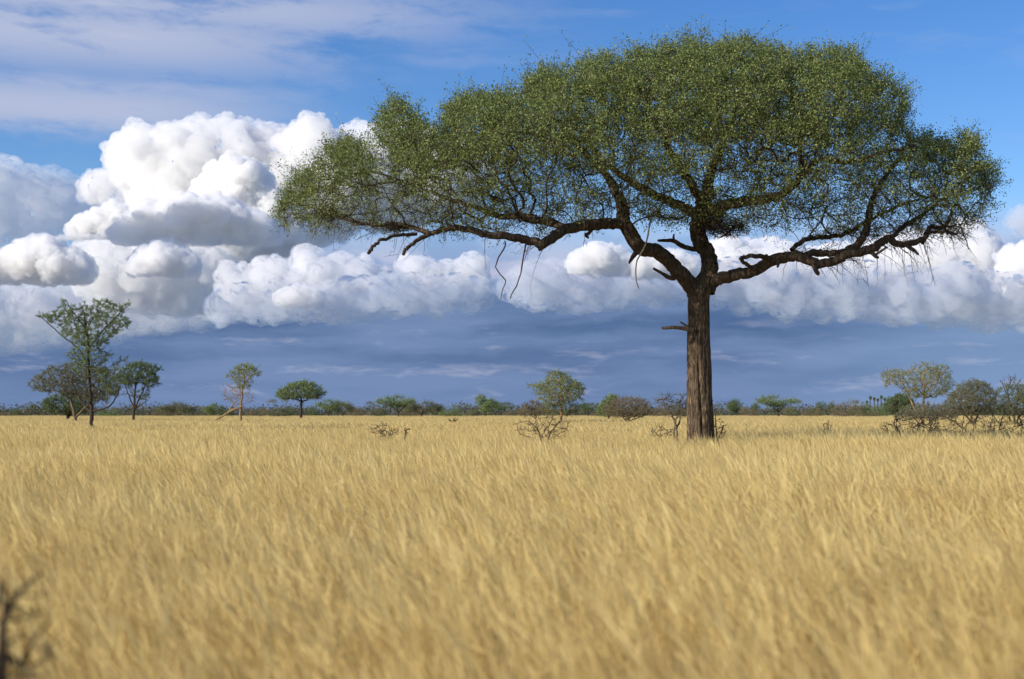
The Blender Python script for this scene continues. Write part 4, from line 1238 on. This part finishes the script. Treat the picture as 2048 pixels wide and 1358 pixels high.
plant('bare_sapling', 'bare spreading twigs of a dead tree rising above the shrubs at the right edge', 'tree', 2018, 84,
  [[(2020, 850, 2, 0), (2018, 810, 1.6, 0), (2016, 780, 1.1, 0), (2022, 760, 0.7, 0)], [(2018, 800, 1.2, 0), (2008, 775, 0.9, 0), (2000, 760, 0.6, 0)], [(2018, 790, 1.1, 0), (2034, 770, 0.8, 0), (2042, 758, 0.5, 0)]],
  [([(1998, 758), (2020, 752), (2045, 756), (2040, 775), (2010, 778)], 30, 1.0, 0, 1, LEAF_BROWN, 9)], 126, DARKSTEM, tip=0.28)
plant('dead_thorn_bush', 'large fallen dead thorn bush with dark leaning trunk in the grass at right', 'bush', 1965, 33,
  [[(1985, 925, 4, 0), (1965, 895, 3.6, 0.1), (1940, 868, 3.2, 0.2), (1915, 848, 2.6, 0.3), (1885, 832, 1.8, 0.3), (1862, 822, 1.2, 0.3)],
   [(1935, 905, 2.4, 0), (1925, 860, 2.2, 0.1), (1928, 835, 1.8, 0.1), (1926, 818, 1.2, 0.1)], [(1930, 860, 1.8, 0.2), (1945, 845, 1.4, 0.2), (1962, 832, 0.9, 0.2)],
   [(1950, 880, 2, 0), (1975, 862, 1.6, -0.3), (1985, 840, 1.1, -0.3)], [(1925, 858, 1.6, 0.2), (1900, 862, 1.2, 0), (1870, 858, 0.8, -0.1)]],
  [([(1850, 845), (1880, 825), (1925, 815), (1965, 825), (1990, 850), (1980, 885), (1935, 885), (1880, 870)], 120, 0.9, 0, 1, LEAF_BROWN, 14)], 127, DEADWOOD, tip=0.42, expo=0.36)
plant('dead_thorn_bush', 'dead thorn bush with upright dark forked stems beside the right edge', 'bush', 2000, 38,
  [[(1990, 905, 2.6, 0), (1996, 865, 2.4, 0), (2004, 840, 2.0, 0), (2008, 822, 1.4, 0), (2002, 805, 0.9, 0)], [(1975, 905, 2, 0), (1978, 860, 1.8, 0.2), (1984, 838, 1.3, 0.2)], [(2040, 905, 2.2, 0), (2044, 855, 2, 0.1), (2036, 832, 1.4, 0.1)], [(2003, 842, 1.5, 0), (2020, 828, 1.1, 0.1), (2030, 812, 0.7, 0.1)]],
  [([(1960, 840), (1985, 822), (2010, 806), (2045, 815), (2080, 840), (2060, 870), (1990, 875), (1968, 865)], 110, 1.0, 0, 1, LEAF_BROWN, 14)], 128, DEADWOOD, tip=0.42, expo=0.36)
plant('dead_thorn_bush', 'low spreading dead thorn bush left of the fallen one, below the orange stemmed acacia', 'bush', 1830, 36,
  [[(1810, 905, 2.2, 0), (1800, 868, 1.9, 0), (1793, 848, 1.3, 0), (1794, 830, 0.8, 0)], [(1845, 905, 2.2, 0), (1842, 870, 1.8, 0), (1832, 850, 1.3, 0), (1815, 842, 0.8, 0)], [(1845, 895, 2, 0), (1858, 862, 1.6, 0), (1872, 845, 1, 0)], [(1800, 872, 1.4, 0), (1785, 852, 1.1, 0), (1766, 845, 0.7, 0)]],
  [([(1762, 850), (1790, 836), (1830, 832), (1875, 840), (1890, 862), (1860, 880), (1800, 885), (1772, 870)], 110, 0.9, 0, 1, LEAF_BROWN, 13)], 129, DEADWOOD, tip=0.55, expo=0.35)
plant('bare_bush', 'dark dead bush blurred in the near bottom left corner', 'bush', 0, 2.8,
  [[(-10, 1440, 13, 0), (4, 1310, 12, 0), (8, 1245, 10, 0), (26, 1200, 8, 0.05), (58, 1165, 6, 0.05), (86, 1144, 4, 0.05)], [(0, 1420, 10, 0), (40, 1330, 8, 0.05), (70, 1275, 5, 0.05), (105, 1235, 3, 0.05)], [(-20, 1400, 9, 0), (-40, 1280, 7, 0), (-60, 1200, 5, 0)], [(10, 1260, 6, 0), (-10, 1215, 4, 0), (-20, 1170, 3, 0)]],
  [([(-120, 1230), (-40, 1180), (40, 1170), (85, 1200), (110, 1290), (60, 1400), (-100, 1390)], 60, 0.12, 0, 1, LEAF_BROWN, 40)], 130, DARKSTEM, tip=1.4, expo=0.33)

# ---------------------------------------------------------------- far tree line
def proto_tree(kind, rng, mat, bark):
    """a tree one unit high; crown outline by kind"""
    tk, seeds = Tubes(), []
    def stem(rows):
        q = smooth_path(rows, 4); tk.add(q[:, :3], q[:, 3], 6)
        for r in q[len(q) // 3:]: seeds.append((*r[:3], r[2] * 0.5))
    if kind == 'flat':
        stem([(0, 0, -0.02, .03), (0.01, 0, 0.25, .026), (0, 0, 0.45, .02), (-0.05, 0, 0.62, .012)])
        stem([(0, 0, 0.35, .018), (0.18, 0.05, 0.55, .014), (0.35, 0.1, 0.68, .008)]); stem([(0, 0, 0.38, .018), (-0.2, -0.05, 0.58, .014), (-0.4, 0, 0.7, .008)])
        c, s, n = (0, 0, 0.78), (0.78, 0.6, 0.22), 170
    elif kind == 'round':
        for k in range(5):
            a = k * 1.3; stem([(0, 0, -0.02, .02), (0.12 * math.cos(a), 0.12 * math.sin(a), 0.25, .015), (0.35 * math.cos(a), 0.3 * math.sin(a), 0.6, .008)])
        c, s, n = (0, 0, 0.50), (0.85, 0.7, 0.50), 230
    else:
        stem([(0, 0, -0.02, .03), (0.02, 0, 0.3, .025), (-0.02, 0, 0.6, .016), (0.02, 0, 0.85, .008)])
        for k in range(4):
            a = k * 1.7 + 0.4; stem([(0, 0, 0.3 + 0.08 * k, .016), (0.22 * math.cos(a), 0.22 * math.sin(a), 0.5 + 0.07 * k, .010), (0.4 * math.cos(a), 0.4 * math.sin(a), 0.6 + 0.08 * k, .006)])
        c, s, n = (0, 0, 0.64), (0.55, 0.5, 0.36), 190
    A = np.zeros((0, 3))
    lump = [(rng.normal(0, 0.5, 3), rng.uniform(0.3, 0.55)) for _ in range(9)]
    while len(A) < n:
        p = rng.uniform(-1, 1, (600, 3)); r = np.linalg.norm(p, axis=1)
        ok = (r < 1) & np.array([any(np.linalg.norm(q - l) < w for l, w in lump) for q in p])
        A = np.concatenate([A, p[ok] * np.array(s) + np.array(c)])
    A = A[:n]; A[:, 2] = np.maximum(A[:, 2], 0.03)
    pos, rad, dirs = branch_out(tk, np.array(seeds), A, 0.4, 0.003, 0.4, 0.02, rng, sides=4)
    lc = np.repeat(pos, 26, 0) + rng.normal(0, 0.045, (len(pos) * 26, 3))
    return tk.mesh('trunk', bark), leaves_mesh('crown', lc, 0.034, mat, rng, up=0.7, aspect=0.6)

def proto_palm(rng):
    tk = Tubes()
    q = smooth_path([(0, 0, -0.02, .028), (0.01, 0, 0.4, .022), (0.0, 0, 0.86, .018)], 4); tk.add(q[:, :3], q[:, 3], 6)
    v, f = [], []
    for i in range(46):
        d = rng.normal(size=3); d[2] = d[2] * 0.9 + 0.15; d /= np.linalg.norm(d)
        s = np.cross(d, rng.normal(size=3)); s /= np.linalg.norm(s)
        o = np.array((0, 0, 0.87)); L = rng.uniform(0.055, 0.085); b = len(v)
        for k in range(5):
            e = o + d * L + s * L * 0.32 * (k - 2) / 2 - np.array((0, 0, 0.02 * abs(k - 2)))
            w = np.cross(d, s) * 0.006 + s * 0.008
            b = len(v); v += [o, o + (e - o) * 0.6 + w, e, o + (e - o) * 0.6 - w]; f.append((b, b + 1, b + 2, b + 3))
    return tk.mesh('trunk', DARKSTEM), mesh_from('crown', np.array(v), np.array(f), LEAF_DARK, False)

def far_trees():
    rng = np.random.default_rng(77)
    P = {}
    for kind in ('flat', 'round', 'loose'):
        for mn, mat, bark in (('green', LEAF_FRESH, DARKSTEM), ('dark', LEAF_DARK, DARKSTEM), ('grey', LEAF_GREY, DEADWOOD), ('brown', LEAF_BROWN, DEADWOOD)):
            P[kind, mn] = proto_tree(kind, rng, mat, bark)
    P['palm', 'dark'] = proto_palm(rng)
    names = {'flat': ('flat_acacia', 'tree'), 'round': ('scrub_bush', 'bush'), 'loose': ('small_tree', 'tree'), 'palm': ('palm_tree', 'palm')}
    # (px, top py, width px, kind, colour, depth, label)
    T = [
     (12, 821, 60, 'round', 'brown', 300, 'low brown scrub bush on the horizon in the far left corner of the tree line'),
     (62, 812, 26, 'loose', 'dark', 380, 'small dark tree top above the scrub left of the tall thin acacia'),
     (35, 818, 40, 'round', 'dark', 340, 'dark low bush beside the leftmost brown scrub on the horizon'),
     (222, 818, 46, 'round', 'green', 300, 'green scrub bush between the tall thin acacia and the two stemmed one'),
     (312, 816, 30, 'loose', 'dark', 360, 'dark little tree on the horizon just right of the two stemmed acacia'),
     (354, 805, 62, 'loose', 'grey', 280, 'grey green airy tree standing alone on the horizon between two stemmed and slender trees'),
     (330, 816, 40, 'round', 'brown', 300, 'brown bush at the left foot of the grey green airy horizon tree'),
     (392, 815, 44, 'round', 'grey', 310, 'grey bush at the right foot of the airy grey green horizon tree'),
     (420, 811, 34, 'loose', 'green', 320, 'greenish small tree on the horizon left of the fallen pale branch'),
     (446, 813, 40, 'round', 'dark', 340, 'dark bush behind the fallen pale branch'),
     (512, 816, 40, 'round', 'brown', 300, 'brown bush right of the slender sparse tree'),
     (548, 805, 62, 'round', 'grey', 260, 'large grey bush to the left of the small umbrella acacia trunk'),
     (582, 812, 40, 'round', 'dark', 330, 'dark green bush directly behind the small umbrella acacia trunk'),
     (628, 814, 34, 'round', 'dark', 330, 'dark bush just right of the small umbrella acacia trunk'),
     (658, 803, 58, 'flat', 'green', 270, 'green flat topped tree first to the right of the small umbrella acacia'),
     (685, 804, 36, 'loose', 'grey', 290, 'grey little tree touching the flat topped tree right of the umbrella acacia'),
     (712, 812, 30, 'round', 'brown', 300, 'brown bush in the dip after the first trees right of the umbrella acacia'),
     (742, 808, 52, 'round', 'grey', 280, 'rounded dull grey brown bush left of the pair of larger acacias'),
     (796, 796, 72, 'flat', 'green', 240, 'left and taller one of the pair of acacias on the horizon left of centre'),
     (845, 802, 60, 'loose', 'grey', 250, 'right and rounder one of the pair of acacias on the horizon left of centre'),
     (820, 812, 40, 'round', 'brown', 270, 'brown bush filling the foot between the pair of acacias'),
     (878, 822, 36, 'round', 'dark', 340, 'very low dark bush right of the pair of acacias'),
     (905, 812, 46, 'round', 'green', 290, 'rounded green bush in the tree line before centre'),
     (936, 812, 36, 'round', 'grey', 300, 'grey bush left of the centre tree with the raised top'),
     (972, 797, 48, 'loose', 'green', 280, 'green tree with raised top at the centre of the tree line'),
     (1002, 808, 44, 'flat', 'dark', 300, 'dark flat spreading tree right of the centre tree with raised top'),
     (1030, 819, 40, 'round', 'brown', 320, 'low brown bush left of the dry shrub of many bare stems'),
     (1012, 816, 34, 'round', 'grey', 330, 'dull grey bush tucked under the dark flat spreading tree'),
     (1176, 809, 42, 'flat', 'dark', 280, 'dark green flat bush between feathery acacia and bright leafy tree'),
     (1200, 820, 40, 'round', 'brown', 300, 'brown low bush at the foot of the bright leafy tree'),
     (1312, 815, 44, 'round', 'brown', 300, 'brown bush right of the round grey leafless bush'),
     (1345, 812, 40, 'round', 'grey', 320, 'grey bush on the horizon behind the leafless sapling'),
     (1374, 816, 30, 'round', 'dark', 330, 'dark bush on the horizon touching the left side of the big trunk'),
     (1432, 812, 36, 'round', 'grey', 300, 'grey bush on the horizon touching the right side of the big trunk'),
     (1473, 804, 34, 'loose', 'dark', 340, 'dark rounded tree on the horizon first to the right of the big trunk'),
     (1502, 814, 36, 'round', 'brown', 300, 'brown bush between the dark rounded tree and the broad green acacia'),
     (1512, 810, 18, 'loose', 'dark', 400, 'tiny dark tree top peeping over the brown bush right of the big trunk'),
     (1556, 796, 78, 'flat', 'green', 250, 'broad green acacia on the horizon midway between big trunk and palms'),
     (1596, 806, 44, 'round', 'grey', 270, 'grey bush at the right shoulder of the broad green horizon acacia'),
     (1636, 804, 40, 'round', 'dark', 290, 'dark olive bush between the broad green acacia and the pale brown mound'),
     (1622, 816, 36, 'round', 'brown', 280, 'brown low bush in front of the dark olive bush'),
     (1664, 809, 16, 'loose', 'dark', 400, 'tiny dark tree top at the left shoulder of the pale brown mound'),
     (1688, 801, 58, 'round', 'brown', 270, 'large pale brown mound of a bush left of the palms'),
     (1724, 808, 44, 'round', 'green', 280, 'green bush just left below the palms'),
     (1752, 810, 44, 'round', 'green', 270, 'lighter green bush right below the palms'),
     (1735, 820, 40, 'round', 'brown', 260, 'brown bush low in front of the green bushes below the palms'),
     (1888, 812, 50, 'round', 'grey', 200, 'grey bush behind the feathery acacia with the orange trunk'),
     (2068, 790, 70, 'flat', 'dark', 180, 'dark flat topped tree half out of view at the right edge'),
    ]
    for i, (px, top) in enumerate(((1734, 803), (1741, 795), (1749, 797), (1756, 799), (1763, 794), (1770, 798), (1777, 801))):
        T.append((px, top, 12, 'palm', 'dark', 340, 'slim dark palm of the cluster rising above the horizon scrub at right'))
    first = set()
    for px, top, w, kind, colr, D, lab in T:
        tm, cm = P[kind, colr]
        loc = at(px, 827, D); loc[2] = 0
        h = EYE + (HORIZON - top) * D / FOC * 1.22
        span = {'flat': 1.5, 'round': 1.6, 'loose': 1.05, 'palm': 0.26}[kind]
        wx = w * D / FOC / span * 1.25
        if kind == 'palm': wx = h * 1.0
        nm, cat = names[kind]
        r = thing(nm, lab, cat, loc, 'palms on the horizon' if kind == 'palm' else 'trees and bushes of the far tree line')
        r.rotation_euler = (0, 0, random.uniform(-0.5, 0.5) + random.choice((0, math.pi)))
        r.scale = (wx, wx, h)
        for pn, me in (('trunk', tm), ('crown', cm)):
            o = bpy.data.objects.new(pn, me); COL.objects.link(o); o.parent = r
    # the unbroken low scrub behind them, one far mass
    v, m3 = [], []
    lc = []
    for i in range(2600):
        D = rng.uniform(330, 520); x = rng.uniform(-0.47, 0.47) * D
        h = (1.9 + 1.5 * mnoise.noise((x * 0.02, D * 0.02, 0)) + 0.9 * mnoise.noise((x * 0.11, 3.0, 0))) * 1.1
        h = max(1.2, h * 1.5 + 1.2 * max(0.0, mnoise.noise((x * 0.05, 7.0, D * 0.01))))
        n = 42
        p = rng.normal(0, 1, (n, 3)); p /= np.linalg.norm(p, axis=1, keepdims=True); p *= rng.random((n, 1)) ** 0.33
        lc.append(np.column_stack([x + p[:, 0] * 2.6, D + p[:, 1] * 2.4, h * 0.5 + p[:, 2] * h * 0.55]))
    lc = np.concatenate(lc)
    me = leaves_mesh('scrub_belt', lc, 0.52, SCRUB, rng, up=0.7, aspect=0.6)
    o = bpy.data.objects.new('scrub_belt', me); COL.objects.link(o)
    o['kind'] = 'stuff'; o['category'] = 'scrub'; o['label'] = 'low dark grey green scrub running unbroken along the horizon'
SCRUB = leaf_mat('far_scrub_leaves', (0.075, 0.090, 0.055), (0.165, 0.160, 0.100), None)
far_trees()
